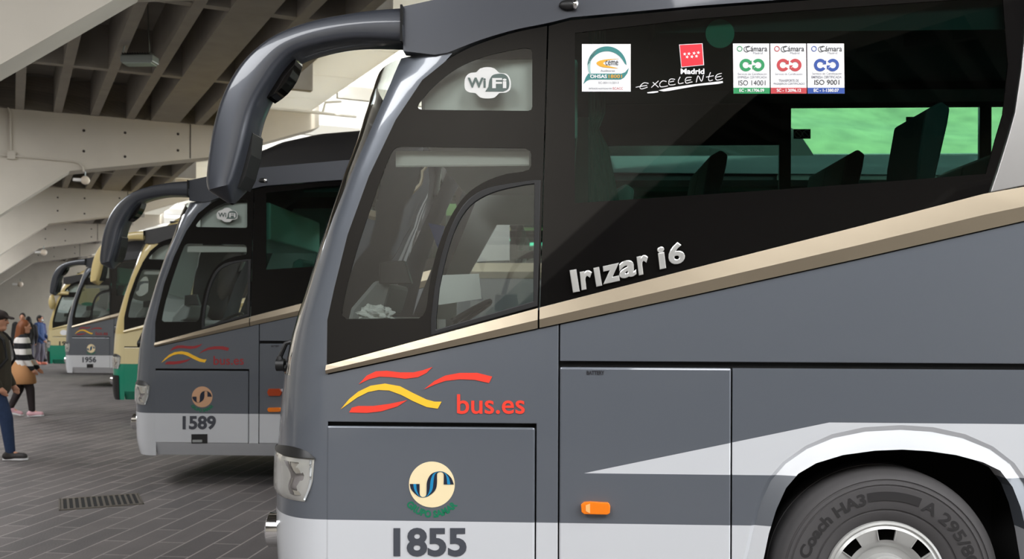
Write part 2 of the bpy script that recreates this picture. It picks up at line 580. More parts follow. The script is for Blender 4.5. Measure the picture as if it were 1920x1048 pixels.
def make_wheel(root, c, facing=-1):
    """tyre with sidewall rings, rim with ten slots and hub, all below one wheel part"""
    s, z = c
    R = 0.513
    y = 0.0 if facing < 0 else WID
    f = -facing
    prof = [(0.268, 0.085), (0.272, 0.062), (0.285, 0.052), (0.318, 0.046), (0.320, 0.050), (0.326, 0.050), (0.328, 0.044), (0.345, 0.039), (0.38, 0.036), (0.42, 0.035), (0.430, 0.035), (0.432, 0.039), (0.438, 0.039), (0.440, 0.035), (0.452, 0.038), (0.454, 0.042), (0.461, 0.043), (0.463, 0.039), (0.483, 0.050), (0.486, 0.056), (0.500, 0.066), (0.509, 0.085), (R, 0.105), (R, 0.16), (0.503, 0.163), (0.503, 0.172), (R, 0.175), (R, 0.30), (0.50, 0.33), (0.40, 0.34), (0.268, 0.30)]
    tyre = MB().lathe([(r, f * h) for r, h in prof], (s, y, z), seg=96).build('wheel', M_RUBBER, root, smooth=True, fix=True)
    rim = MB()
    seg = 120
    bands = [(0.272, 0.062), (0.268, 0.050), (0.258, 0.046), (0.250, 0.052), (0.238, 0.044), (0.188, 0.050), (0.17, 0.056), (0.155, 0.070), (0.125, 0.072), (0.12, 0.03), (0.09, 0.02), (0.001, 0.02)]
    rows = [[(s + r * cos(2 * pi * (k + 22.5) / seg), y + f * h, z + r * sin(2 * pi * (k + 22.5) / seg)) for k in range(seg)] for r, h in bands]
    vs = [p for r in rows for p in r]
    fs = []
    for i in range(len(rows) - 1):
        for k in range(seg):
            if i == 4 and 4 <= (k % 15) <= 10:
                continue
            k2 = (k + 1) % seg
            fs.append((i * seg + k, (i + 1) * seg + k, (i + 1) * seg + k2, i * seg + k2) if f > 0 else (i * seg + k, i * seg + k2, (i + 1) * seg + k2, (i + 1) * seg + k))
    rim.add(vs, fs)
    for q in range(8):                      # raised lips of the slots
        for k0 in (4, 11):
            a = 2 * pi * (q * 15 + k0 + 22.5) / seg
            ca, sa = cos(a), sin(a)
            rim.obox((s + 0.214 * ca, y + f * 0.047, z + 0.213 * sa), (0.025 * ca, 0, 0.025 * sa), (0, 0.006, 0), (-0.002 * sa, 0, 0.002 * ca))
    rim.build('rim', M_RIM, tyre, smooth=True)
    MB().lathe([(0.262, f * 0.12), (0.001, f * 0.12)], (s, y, z), seg=48).build('brake_drum', M_VOID, tyre)
    return tyre

def arc_text(parent, s, c, r0, r1, a0, a1, m, y, name='lettering', bold=0.02):
    uv, fs = text_mesh(s, bold)
    vs = []
    for u, v, w in uv:
        a = radians(a0 + (a1 - a0) * u)
        r = r0 + (r1 - r0) * v
        vs.append((c[0] + r * cos(a), y, c[1] + r * sin(a)))
    return MB().add(vs, fs).build(name, m, parent)

def make_bus(loc, rz, style, number, detail=0):
    """style: 'grey' or 'cream'. returns the root Empty; all parts hang below it"""
    grey = style == 'grey'
    paint = M_PAINT if grey else M_CREAM
    rail_m = M_RAIL if grey else M_ROOF
    pillar_m = M_PAINT if grey else M_CREAMRAIL
    root = empty('coach', loc, rz)
    # --- lower side
    liner = [(-0.02, LOWZ + 0.02), (WC[0] - 0.75, LOWZ + 0.02)] + [p for p in ARCH_OUT if p[1] > LOWZ + 0.02] + [(WC[0] + 0.8, LOWZ + 0.02), (REAR, LOWZ + 0.02), (REAR, ZS - 0.02)] + list(reversed([(a, b - 0.01) for a, b in STRIP_UP]))
    panel('side_liner', root, liner, 0.028, 0.02, M_VOID, bevel=0)
    g = 0.006
    x_h0, x_h1 = P(612, 900)[0], P(1003, 900)[0]
    z_h = P(800, 795)[1]
    x_s = P(1048, 800)[0]
    z_g0, z_g1 = P(1050, 677)[1], P(1050, 688)[1]
    x_b = P(1372, 800)[0]
    lo = lambda s: interp(STRIP_LO, s)
    panel('front_side_panel', root, [(0.004, lo(0) - 0.004), (0.004, z_h + g), (x_h1 + g, z_h + g), (x_h1 + g, LOWZ), (x_s - g / 2, LOWZ), (x_s - g / 2, lo(x_s) - 0.004), (x_h1, lo(x_h1) - 0.004)], 0.0, 0.024, paint)
    hatch = panel('service_hatch', root, [(0.004, z_h - 0.012), (0.004, LOWZ), (x_h1, LOWZ), (x_h1, z_h - 0.012)], -0.003, 0.024, paint, bevel=0.009)
    if detail < 1 or not grey:
        pass
    panel('upper_side_panel', root, [(x_s + g / 2, z_g0), (REAR, z_g0)] + [(REAR, lo(9) - 0.004)] + [(a, b - 0.004) for a, b in reversed(STRIP_LO) if a > x_s] + [(x_s + g / 2, lo(x_s) - 0.004)], 0.0, 0.024, paint)
    batt = panel('battery_door', root, [(x_s + g / 2, z_g1), (x_s + g / 2, LOWZ), (x_b - g / 2, LOWZ), (x_b - g / 2, z_g1)], -0.003, 0.024, paint, bevel=0.009)
    aw = [p for p in ARCH_OUT if p[1] > LOWZ]
    panel('wheel_side_panel', root, [(x_b + g / 2, z_g1), (x_b + g / 2, LOWZ), (aw[0][0] - 0.005, LOWZ)] + aw + [(aw[-1][0] + 0.005, LOWZ), (WC[0] + 1.6, LOWZ), (WC[0] + 1.6, z_g1)], 0.0, 0.024, paint, bevel=0)
    for k in range(3):
        a = WC[0] + 1.6 + k * 2.1
        b = min(a + 2.1, REAR)
        panel('luggage_door', root, [(a + g, z_g1), (a + g, LOWZ), (b, LOWZ), (b, z_g1)], 0.0, 0.024, paint)
    # flared arch
    n = len(ARCH_IN)
    rows = [[], [], [], [], []]
    for k in range(n):
        A, B = Vector(ARCH_IN[k]), Vector(ARCH_OUT[k])
        for r_, (t, y) in enumerate(((1.0, 0.0), (0.80, 0.012), (0.74, 0.010), (0.04, -0.012), (0.0, 0.10))):
            p = A + (B - A) * t
            rows[r_].append((p.x, y, p.y))
    rows = [list(zip(*[iter(r)] * 1)) for r in rows]
    rows = [[q[0] for q in r] for r in rows]
    MB().grid(rows).build('wheel_arch_flare', paint, root, smooth='all', fix=True).data.set_sharp_from_angle(angle=radians(14))
    box = MB().box((WC[0] - 0.72, 0.62, 0.36), (WC[0] + 0.72, 0.66, 1.16)).box((WC[0] - 0.72, 0.05, 1.13), (WC[0] + 0.72, 0.64, 1.16))
    box.box((WC[0] - 0.74, 0.05, 0.36), (WC[0] - 0.70, 0.64, 1.16)).box((WC[0] + 0.70, 0.05, 0.36), (WC[0] + 0.74, 0.64, 1.16))
    box.build('wheel_housing', M_VOID, root)
    w = make_wheel(root, WC)
    make_wheel(root, (WC[0] + 6.2, WC[1]))
    # skirt tucked in below the panels
    MB().grid([[(s, y, z) for s in (0.0, WC[0] - 0.7)] for y, z in ((0.002, LOWZ), (0.012, LOWZ - 0.02), (0.075, LOWZ - 0.13), (0.30, LOWZ - 0.15))]).build('skirt', paint, root)
    MB().box((0.2, 0.12, 0.34), (WC[0] - 0.78, WID - 0.12, 0.42)).box((WC[0] + 0.78, 0.12, 0.34), (REAR - 0.1, WID - 0.12, 0.42)).build('underbody', M_VOID, root)
    # --- bright waist strip in two lengths with a fold along the middle
    def strip(a, b, nm):
        cols = 12
        up, mid, lw, ub, lb = [], [], [], [], []
        for k in range(cols + 1):
            s = a + (b - a) * k / cols
            u, l = interp(STRIP_UP, s), lo(s)
            m_ = l + (u - l) * 0.42
            ub.append((s, 0.02, u)); up.append((s, -0.006, u)); mid.append((s, -0.020, m_)); lw.append((s, -0.010, l)); lb.append((s, 0.02, l))
        MB().grid([ub, up, mid, lw, lb]).build(nm, M_STEEL if grey else M_CREAMRAIL, root, fix=True)
    xj = P(1010, 590)[0]
    strip(0.002, xj - 0.004, 'waist_strip')
    strip(xj + 0.004, P(1920, 380)[0], 'waist_strip')
    strip(P(1920, 380)[0], REAR, 'waist_strip')
    # --- glazing
    drv = panel('cab_side_window', root, DRV, -0.002, 0.010, M_FRIT, [CLEAR_DRV, WIFI_WIN, SLIDE_OUT], bevel=0)
    MB().sheet(CLEAR_DRV, 0.002).build('pane', M_GLASS, drv)
    MB().sheet(WIFI_WIN, 0.002).build('pane', M_GLASS, drv)
    sl = panel('sliding_window', root, SLIDE_OUT, -0.010, 0.03, M_BLACK, [SLIDE_IN], bevel=0.003)
    MB().sheet(SLIDE_IN, 0.004).build('pane', M_GLASS, sl)
    ps = panel('passenger_window', root, PASS + PASS_BOT, -0.002, 0.010, M_FRIT, [PASS_CLEAR], bevel=0)
    MB().sheet(PASS_CLEAR, 0.002).build('pane', M_TINT, ps)
    panel('aluminium_side_panel', root, PL([(1856, 361), (1870, 320), (1888, 262), (1902, 212), (1914, 130), (1930, -30), (2120, -40), (2120, 340), (1920, 348)]), -0.006, 0.03, M_ALU)
    rx = P(2124, 100)[0]
    panel('rear_side_window', root, [(rx, ZS + 0.12), (REAR, ZS + 0.12), (REAR, 3.1), (rx, 3.1)], -0.002, 0.010, M_FRIT, [[(rx + 0.06, ZS + 0.2), (REAR - 0.3, ZS + 0.2), (REAR - 0.3, 3.04), (rx + 0.06, 3.04)]], bevel=0)
    MB().sheet([(rx + 0.06, ZS + 0.2), (REAR - 0.3, ZS + 0.2), (REAR - 0.3, 3.04), (rx + 0.06, 3.04)], 0.002).build('rear_pane', M_TINT, root)
    panel('roof_rail', root, RAIL, -0.012, 0.08, rail_m, bevel=0.012)
    xr = P(1925, 0)[0]
    panel('roof_rail', root, [(xr, P(1925, -32)[1]), (REAR, 3.1), (REAR, 3.32), (xr, P(1925, -100)[1])], -0.012, 0.08, rail_m)
    lx, lz = P(1066, 12)
    MB().ball((lx, -0.02, lz), (0.045, 0.022, 0.024), 14).build('marker_lamp', M_BLACK, root, smooth='all')
    MB().ball((lx + 0.03, -0.03, lz), (0.016, 0.02, 0.024), 12).build('marker_lens', M_CHROME, root, smooth='all')
    # --- far side
    fz0 = 2.46
    wins = [(-0.05, 1.05, 1.0, 2.85)] + [(1.30 + k * 1.36, 1.30 + k * 1.36 + 1.28, fz0, 3.17) for k in range(7)]
    holes = [[(a, c), (b, c), (b, d), (a, d)] for a, b, c, d in wins]
    far = [(0.0, LOWZ), (REAR, LOWZ), (REAR, 3.3), (0.55, 3.2), (0.5, 2.9), (0.02, 1.7)]
    wins[0] = (0.30, 1.12, 1.0, 2.2)
    holes[0] = [(0.12, 1.0), (1.12, 1.0), (1.12, 2.85), (0.68, 2.85), (0.15, 1.75)]
    fw = panel('far_side_wall', root, far, WID - 0.03, 0.03, M_RAIL if grey else M_CREAMRAIL, holes, bevel=0)
    for i, h in enumerate(holes):
        MB().sheet(h, WID - 0.015).build('far_pane', M_GLASS if i == 0 else M_TINT2, fw)
    ci = [(0.14, 0.95), (1.36, 0.95), (1.36, 3.1), (0.75, 3.1), (0.62, 2.88), (0.16, 1.75)]
    MB().prism(ci, WID - 0.06, WID - 0.04, [[(0.34, 1.30), (1.00, 1.30), (1.00, 2.35), (0.62, 2.35), (0.34, 1.85)]]).build('cab_lining', M_LINER, fw, fix=True)
    for a, b_ in ((1.30, 2.58),):
        MB().box((a, WID - 0.07, 2.90), (b_, WID - 0.05, 3.18)).build('canopy_blocker', M_RACK, fw)  # added dark board hiding the bright canopy behind this window
    MB().box((REAR - 0.05, 0.05, LOWZ), (REAR, WID - 0.05, 3.3)).build('rear_wall', paint, root)
    # --- nose
    def zs(a, b, k): return [a + (b - a) * i / k for i in range(k + 1)]
    def ring(z, out=0.0, t0=0.0):
        ts = [t for t in TS]
        return [nose_pt(z, t, out) for t in ts] + [nose_pt(z, t, out, True) for t in reversed(ts[:-1])]
    rows = []
    for z in zs(ZB - 0.02, ZW, 26):
        rows.append(ring(z))
    MB().grid(rows).build('nose_panel', paint, root, smooth='all', fix=True)
    if not grey:
        MB().grid([[nose_pt(z, t, 0.012) for t in TS[6:]] + [nose_pt(z, t, 0.012, True) for t in reversed(TS[6:-1])] for z in zs(ZB - 0.02, 0.74, 8)]).build('front_bumper', M_BLACK, root, smooth='all', fix=True)
    pn, wr = [], []
    for z in zs(ZW, ZT, 36):
        tp = lev(z)[2]
        pn.append([nose_pt(z, tp * (k / 10) ** 1.4) for k in range(11)])
    pil = MB().grid(pn)
    pil.grid([[(p[0], p[1], p[2]) for p in (r[-1], (r[-1][0] + 0.03, r[-1][1] + 0.10, r[-1][2]))] for r in pn])
    pil.build('windscreen_pillar', pillar_m, root, smooth=True, fix=True)
    MB().grid([[(p[0], WID - p[1], p[2]) for p in r] for r in pn]).build('windscreen_pillar', pillar_m, root, smooth='all', fix=True)
    for z in zs(ZW, ZT, 36):
        tp = lev(z)[2]
        half = [nose_pt(z, tp + (1 - tp) * k / 14) for k in range(15)]
        wr.append(half + [(p[0], WID - p[1], p[2]) for p in reversed(half[:-1])])
    MB().grid(wr).build('windscreen', M_GLASS, root, smooth='all', fix=True)
    # --- roof: brow over the windscreen, then a raised fairing, then the lower rear roof
    prof = [(ZT, 0.0, 0.30, 0.55), (2.98, 0.0, 0.32, 0.60), (3.06, 0.01, 0.38, 0.66), (3.16, 0.02, 0.46, 0.78), (3.27, 0.05, 0.58, 0.95), (3.42, 0.10, 0.80, 1.2), (3.54, 0.16, 1.02, 1.5), (3.63, 0.25, 1.3, 1.9), (3.68, 0.36, 1.6, 2.3), (3.73, 0.55, 2.1, 2.8)]
    def roofring(z, inset, sf, c, rear):
        L = c - sf
        B = HALF - inset
        half = [plan(c, L, t, B) for t in TS]
        half = [(s, y + inset) for s, y in half]
        f = [(rear, inset, z)] + [(s, y, z) for s, y in half]
        return f + [(s, WID - y, z) for s, y, z in reversed(f[:-1])]
    rows = [roofring(z, i, sf, c, 6.4 + 0.5 * max(0, 3.7 - z)) for z, i, sf, c in prof]
    rf = MB().grid([r[1:-1] for r in rows[:5]])
    rows = rows[3:]
    rf.grid(rows)
    rf.grid([rows[-1], [(p[0], HALF, 3.745) for p in rows[-1]]])
    rf.grid([[r[0] for r in rows], [r[-1] for r in rows]])
    rf.build('roof', M_ROOF if grey else M_CREAMRAIL, root, smooth=True, fix=True)
    MB().grid([[(s, y, z) for y, z in ((0.0, 3.1), (0.03, 3.24), (0.14, 3.36), (0.4, 3.42), (HALF, 3.44), (WID - 0.4, 3.42), (WID - 0.14, 3.36), (WID - 0.03, 3.24), (WID, 3.1))] for s in (6.2, REAR)]).build('rear_roof', M_ROOF if grey else M_CREAMRAIL, root, smooth=True, fix=True)
    if detail == 1 and grey:
        a = at = (0.75, 0.5, 3.3)
        MB().tube([at, (0.79, 0.5, 3.7)], 0.004, 6).build('antenna', M_BLACK, root)
    # --- headlamp, its brow, fog lamp, wiper bracket
    for far_ in (False, True):
        rows = []
        for i in range(15):
            v = i / 14
            z = 0.845 + 0.205 * v
            t0 = 0.055 + 0.12 * max(0, 0.5 - v) ** 1.6 + 0.02 * (1 - v)
            bul = 0.014 * sqrt(max(0.0, 1 - (2 * v - 1) ** 4))
            rows.append([nose_pt(z, t0 + (0.62 - t0) * k / 16, 0.002 + bul * min(1, sqrt(max(0, 1 - (2 * k / 16 - 1) ** 4)) + 0.05), far_) for k in range(17)])
        hl = MB().grid(rows).build('headlamp', M_LENS, root, smooth='all', fix=True)
        MB().grid([[nose_pt(0.875 + 0.15 * v_ / 8, 0.13 + 0.02 * sin(v_) + 0.15 * k / 8 * (0.6 + 0.4 * v_ / 8), 0.019 - 0.006 * abs(k - 4) / 4, far_) for k in range(9)] for v_ in range(9)]).build('glint_strip', M_CHROME, hl, smooth='all')  # chrome strip imitating a bright reflection in the lens
        edge = [(0.855 + 0.185 * k / 10, 0.075 + 0.11 * max(0, 0.5 - k / 10) ** 1.6) for k in range(11)]
        MB().tube([nose_pt(z_, t_, 0.008, far_) for z_, t_ in edge], 0.005, 6).build('lens_edge', M_LUMG, hl, smooth='all')
        rows = []
        for i in range(7):
            v = i / 6
            rows.append([nose_pt(1.048 + 0.045 * v * sin(pi * (k / 12) ** 0.6), 0.05 + 0.6 * k / 12, 0.003 + 0.012 * (1 - v), far_) for k in range(13)])
        MB().grid(rows).build('headlamp_brow', M_BLACK, hl, smooth='all')
        c = nose_pt(0.64, 0.56, 0.0, far_)
        fg = MB()
        rows = []
        for r, h in ((0.085, 0.03), (0.085, -0.03), (0.07, -0.04), (0.06, -0.02), (0.001, -0.01)):
            rows.append([(c[0] + h, c[1] + r * cos(2 * pi * k / 24), c[2] + r * sin(2 * pi * k / 24)) for k in range(24)])
        fg.grid(rows, 0, True).build('fog_lamp', M_CHROME, root, smooth=True)
    b = MB()
    q = lambda px, py, d=0.42: (lambda r: (r[0], d, r[1]))(P(px, py, d))
    b.tube([q(549, 640), q(536, 644), q(524, 672)], 0.012, 8).tube([q(549, 640), q(552, 668), q(544, 700)], 0.014, 8)
    b.tube([q(519, 684), q(534, 684)], 0.032, 10).tube([q(532, 690), q(548, 690)], 0.02, 8).tube([q(524, 668), q(526, 686)], [0.014, 0.03], 8)
    b.build('wiper_bracket', M_BLACK, root, smooth=True)
    # --- mirror arm
    if number == '19':
        sm = MB().tube([(0.50, 0.05, 2.60), (0.28, -0.02, 2.62), (0.06, -0.05, 2.58)], [0.07, 0.075, 0.06], 12).build('mirror_arm', M_CREAMRAIL, root, smooth=True)
        MB().ball((0.02, -0.05, 2.32), (0.09, 0.11, 0.24), 18).build('main_mirror', M_CREAMRAIL, sm, smooth='all')
        return finish(root, hatch, batt, drv, ps, w, grey, detail)
    outer = smooth_pts([(757, 15), (700, 20), (650, 28), (600, 38), (550, 54), (505, 77), (465, 112), (438, 150), (418, 195), (405, 245), (397, 300), (394, 345), (400, 362)], 3)
    inner = smooth_pts([(757, 80), (705, 78), (660, 79), (620, 85), (580, 95), (552, 106), (530, 128), (512, 155), (494, 185), (480, 220), (470, 262), (458, 310), (446, 350)], 3)
    rows = []
    for i, (a, b_) in enumerate(zip(outer, inner)):
        f_ = i / (len(outer) - 1)
        A, B = Vector(P(*a)), Vector(P(*b_))
        cxy, hw = (A + B) / 2, (A - B) / 2
        dep = 0.11 + 0.03 * f_
        row = []
        for k in range(20):
            an = 2 * pi * k / 20
            e = 0.42
            ca, sa = cos(an), sin(an)
            x = math.copysign(abs(ca) ** e, ca)
            y = math.copysign(abs(sa) ** e, sa)
            p = cxy + hw * x
            row.append((p.x, 0.07 + dep * y - 0.03 * f_, p.y))
        rows.append(row)
    tip = P(428, 383)
    rows.append([(tip[0] + (p[0] - tip[0]) * 0.12, 0.06 + (p[1] - 0.06) * 0.15, tip[1] + (p[2] - tip[1]) * 0.12) for p in rows[-1]])
    ma = MB().grid(rows, 0, True)
    ma.f.append(tuple(range(20))); ma.mi.append(0)
    arm = ma.build('mirror_arm', M_RAIL if grey else M_CREAMRAIL, root, smooth=True, fix=True)
    jt = MB().box((P(753, 50)[0], -0.045, P(753, 82)[1]), (P(757, 50)[0], 0.18, P(753, 14)[1]))
    jt.build('arm_joint', M_VOID, arm)
    g1 = PL([(471, 245), (462, 285), (450, 330), (444, 350), (449, 352), (460, 330), (470, 290), (474, 250)])
    MB().prism(g1, 0.0, 0.16).build('main_mirror', M_BLACK, arm, fix=True)
    g2 = PL(smooth_pts([(551, 105), (549, 118), (540, 140), (524, 162), (504, 178), (496, 180), (506, 155), (524, 128), (540, 111)], 2, True))
    MB().prism(g2, 0.03, 0.15).build('kerb_mirror', M_FRIT, arm, fix=True)
    return finish(root, hatch, batt, drv, ps, w, grey, detail)

def finish(root, hatch, batt, drv, ps, w, grey, detail):
    # --- cabin
    cab = MB()
    rows = []
    for j in range(21):
        yy = 0.06 + (WID - 0.12) * j / 20
        ye = min(yy, WID - yy)
        row = []
        for z, back in ((0.9, 0.0), (1.30, 0.0), (1.55, 0.0), (1.66, 0.25), (1.70, 0.6), (1.66, 0.85), (1.40, 0.97), (0.9, 1.0)):
            c, L, tp = lev(round(min(z, 1.6), 2))
            t = min(TS, key=lambda t: abs(plan(c, L, t)[1] - ye))
            f0 = plan(c, L, t)[0] + 0.07
            row.append((f0 + (0.34 - f0) * back, yy, z))
        rows.append(row)
    cab.grid(rows, 0, True)
    cab.f += [tuple(range(8)), tuple(reversed(range(160, 168)))]; cab.mi += [0, 0]
    cab.prism([(0.02, 1.66), (0.20, 1.72), (0.24, 1.86), (0.16, 1.88), (0.04, 1.74)], 0.35, 0.95)
    cab.build('dashboard', M_DASH, root, fix=True, bevel=0.02)
    wheel = MB()
    wc = Vector((0.52, 0.55, 1.66))
    rows = []
    for i in range(28):
        a = 2 * pi * i / 28
        d1 = Vector((cos(a) * 0.85, 0, cos(a) * 0.52)) * 0.225 + Vector((0, sin(a), 0)) * 0.225
        rows.append([wc + d1 + d1.normalized() * 0.016 * cos(b2) + Vector((-0.52, 0, 0.85)) * 0.016 * sin(b2) for b2 in (2 * pi * j / 8 for j in range(8))])
    rows.append(rows[0])
    wheel.grid(rows, 0, True).tube([wc, (0.25, 0.55, 1.3)], 0.03, 8).tube([wc + Vector((0, -0.22, 0)), wc + Vector((0, 0.22, 0))], 0.014, 6)
    wheel.build('steering_wheel', M_BLACK, root, smooth=True)
    st = MB()
    seat_mesh(st, 1.12, 0.58, 1.15, 0.5)
    st.build('driver_seat', M_SEATL, root, fix=True, bevel=0.04)
    MB().box((0.1, 0.06, 0.86), (1.35, WID - 0.06, 0.9)).box((1.32, 0.06, 0.9), (1.36, WID - 0.06, 1.5)).box((1.36, 0.06, 1.46), (REAR - 0.1, WID - 0.06, 1.5)).build('cabin_floor', M_DASH, root)
    MB().box((0.42, 0.10, 2.52), (1.15, WID - 0.35, 2.90)).build('overhead_locker', M_LINER, root, bevel=0.02)
    MB().box((0.75, 0.05, 3.24), (REAR - 0.1, WID - 0.05, 3.27)).build('cabin_ceiling', M_RACK, root)
    MB().box((1.35, WID - 0.45, 3.19), (7.5, WID - 0.06, 3.24)).build('luggage_rack', M_RACK, root)
    MB().box((1.5, 0.06, 3.0), (7.5, 0.42, 3.24)).build('luggage_rack', M_RACK, root)
    bl = PL([(742, 283), (992, 284), (992, 308), (742, 310)], 0.06)
    MB().prism(bl, 0.06, 0.075).tube([(bl[3][0], 0.067, bl[3][1]), (bl[2][0], 0.067, bl[2][1])], 0.008, 6).build('roller_blind', M_BLIND, root)
    scr = PL([(712, 492), (758, 488), (772, 532), (710, 532)], 0.30)
    MB().prism(scr, 0.30, 0.36).build('ticket_machine', M_BLACK, root, fix=True, bevel=0.006)
    if detail <= 1:
        for k, s in enumerate((2.55, 3.40, 4.25)):
            for y in ((0.38, 0.86) if k else (0.38,)):
                m_ = MB(); seat_mesh(m_, s, y, 1.5); m_.build('passenger_seat', M_SEAT, root, fix=True, bevel=0.035)
        for s in (1.75, 2.55, 3.4, 4.25, 5.1):
            for y in (1.70, 2.16):
                m_ = MB(); seat_mesh(m_, s, y, 1.5); m_.build('passenger_seat', M_SEAT, root, fix=True, bevel=0.035)
    # --- marks that every grey coach carries
    wf = []
    if grey and detail < 2:
        base = decal('wireless_sign', drv, _cloud(), M_WIFI, -0.0035)
        decal('wireless_bubble', drv, PL([(910, 172), (916, 163), (917, 155)] + smooth_pts([(918, 150), (923, 142), (932, 139), (944, 139), (952, 145), (955, 156), (953, 167), (944, 172)], 3)), M_WIFIDARK, -0.005)
        words_on(drv, 'Wi', (877, 146, 911, 165), M_WIFIDARK, -0.006, 0.03)
        words_on(drv, 'Fi', (923, 147, 950, 166), M_WIFI, -0.007, 0.03)
    return root, hatch, batt, drv, ps, w

def _cloud():
    c = [(871, 158), (873, 145), (882, 137), (893, 136), (900, 129), (914, 126), (928, 129), (936, 137), (948, 138), (956, 146), (958, 158), (956, 169), (948, 174), (936, 175), (928, 183), (914, 185), (900, 183), (892, 175), (882, 174), (873, 169)]
    return PL(smooth_pts(c, 2, True))

def swoosh(parent, fade=False, ox=0, oy=0):
    reds = [[(673, 720), (688, 704), (705, 696), (725, 695), (750, 698), (775, 698), (793, 694), (811, 688), (800, 699), (784, 707), (760, 710), (735, 707), (712, 706), (692, 711)],
            [(655, 773), (660, 764), (672, 761), (700, 761), (730, 757), (764, 750), (745, 762), (715, 771), (688, 774)],
            [(795, 730), (815, 714), (835, 704), (862, 699), (895, 699), (923, 706), (917, 718), (890, 712), (862, 711), (835, 714), (815, 721)]]
    for r in reds:
        decal('red_wave', parent, PL(r), M_RED if not fade else mat('faded_red', lin(150, 42, 46), 0.5), -0.003)
    decal('yellow_wave', parent, PL([(639, 767), (655, 748), (672, 734), (695, 723), (722, 719), (750, 724), (775, 737), (800, 749), (815, 753), (828, 753), (821, 766), (800, 763), (775, 752), (752, 740), (730, 732), (710, 731), (690, 735), (670, 745)]), M_YELLOW, -0.003)
    words_on(parent, 'bus.es', (857, 739, 984, 776), M_RED if not fade else MATS['faded_red'], -0.003, 0.012)

def emblem(hatch, faded=False):
    e = decal('round_emblem', hatch, PL(circle(810, 908, 43, 48)), M_PEACH if faded else M_CREAMDOT, -0.0055)
    f = lambda x, y: (740 + x / 7.4875, 840 + y / 7.4857)
    A = [f(*p) for p in ((215, 500), (232, 570), (280, 630), (340, 675), (400, 690), (470, 672), (545, 620), (585, 560), (597, 480), (597, 400), (603, 350), (645, 330), (685, 350), (692, 400), (690, 507))]
    B = [f(*p) for p in ((353, 500), (353, 570), (354, 630), (365, 668), (400, 684), (440, 668), (450, 620), (452, 560), (455, 480), (485, 400), (540, 345), (645, 322), (730, 352), (800, 420), (832, 507))]
    A, B = smooth_pts(A, 3), smooth_pts(B, 3)
    for t0, t1, m in ((0, 0.36, M_NAVY), (0.36, 0.66, M_BLUE if not faded else M_NAVY), (0.66, 1.0, M_NAVY)):
        mix = lambda t: [P(a[0] + (b[0] - a[0]) * t, a[1] + (b[1] - a[1]) * t) for a, b in zip(A, B)]
        l0, l1 = mix(t0), mix(t1)
        MB().grid([[(p[0], -0.0075, p[1]) for p in l0], [(p[0], -0.0075, p[1]) for p in l1]]).build('emblem_ribbon', m, hatch)
    cx, cz = P(810, 908)
    arc_text(hatch, 'GRUPO SAMAR', (cx, cz), 0.152, 0.118, -142, -38, M_GREENINK, -0.0045, bold=0.045)

def certificate(parent, x0, x1, m, lines, code):
    y0, y1 = 82, 176
    c = decal('certificate_sticker', parent, PL([(x0, y1), (x1, y1), (x1 - 1, y0), (x0 - 1, y0)]), M_WHITE, -0.004)
    def sub(o):
        o.parent = c
        return o
    w = x1 - x0
    X = lambda u: x0 + u * w / 100.0
    sub(decal('colour_band', c, PL([(x0, y1), (x1, y1), (x1, 165), (x0, 165)]), m, -0.0055))
    words_on(c, code, (X(16), 167, X(84), 173), M_WHITE, -0.007, 0.02)
    words_on(c, 'Cámara', (X(34), 86.5, X(93), 97), M_INK, -0.0055, 0.01)
    MB().grid([[(lambda q: (q[0], -0.0055, q[1]))(P(X(36) + r * cos(a), 93 + r * sin(a))) for a in [radians(40 + 280 * k / 20) for k in range(21)]] for r in (5.6, 4.4)]).build('ornament', M_INK, c)
    words_on(c, 'Madrid', (X(54), 98, X(80), 102), M_INKG, -0.0055)
    MB().prism(PL(circle(X(17), 92, 5.2, 20)), -0.0055, -0.005, [PL(circle(X(17), 92, 3.8, 20))]).build('seal', m, c)
    for cx, a0, a1 in ((X(34), 35, 325), (X(68), 215, 505)):
        rows = []
        for r in (11.8, 6.0):
            rows.append([(lambda q: (q[0], -0.0055, q[1]))(P(cx + r * cos(radians(a)), 122.5 + r * sin(radians(a)))) for a in [a0 + (a1 - a0) * k / 28 for k in range(29)]])
        MB().grid(rows).build('ring_arrow', m, c)
    decal('arrow_head', c, PL([(X(40), 121), (X(50), 121), (X(50), 113)]), m, -0.0055)
    decal('arrow_head', c, PL([(X(52), 123), (X(62), 123), (X(52), 131)]), m, -0.0055)
    for s, u0, u1, t0, t1, mm, bo in lines:
        words_on(c, s, (X(u0), t0, X(u1), t1), mm, -0.0055, bo)

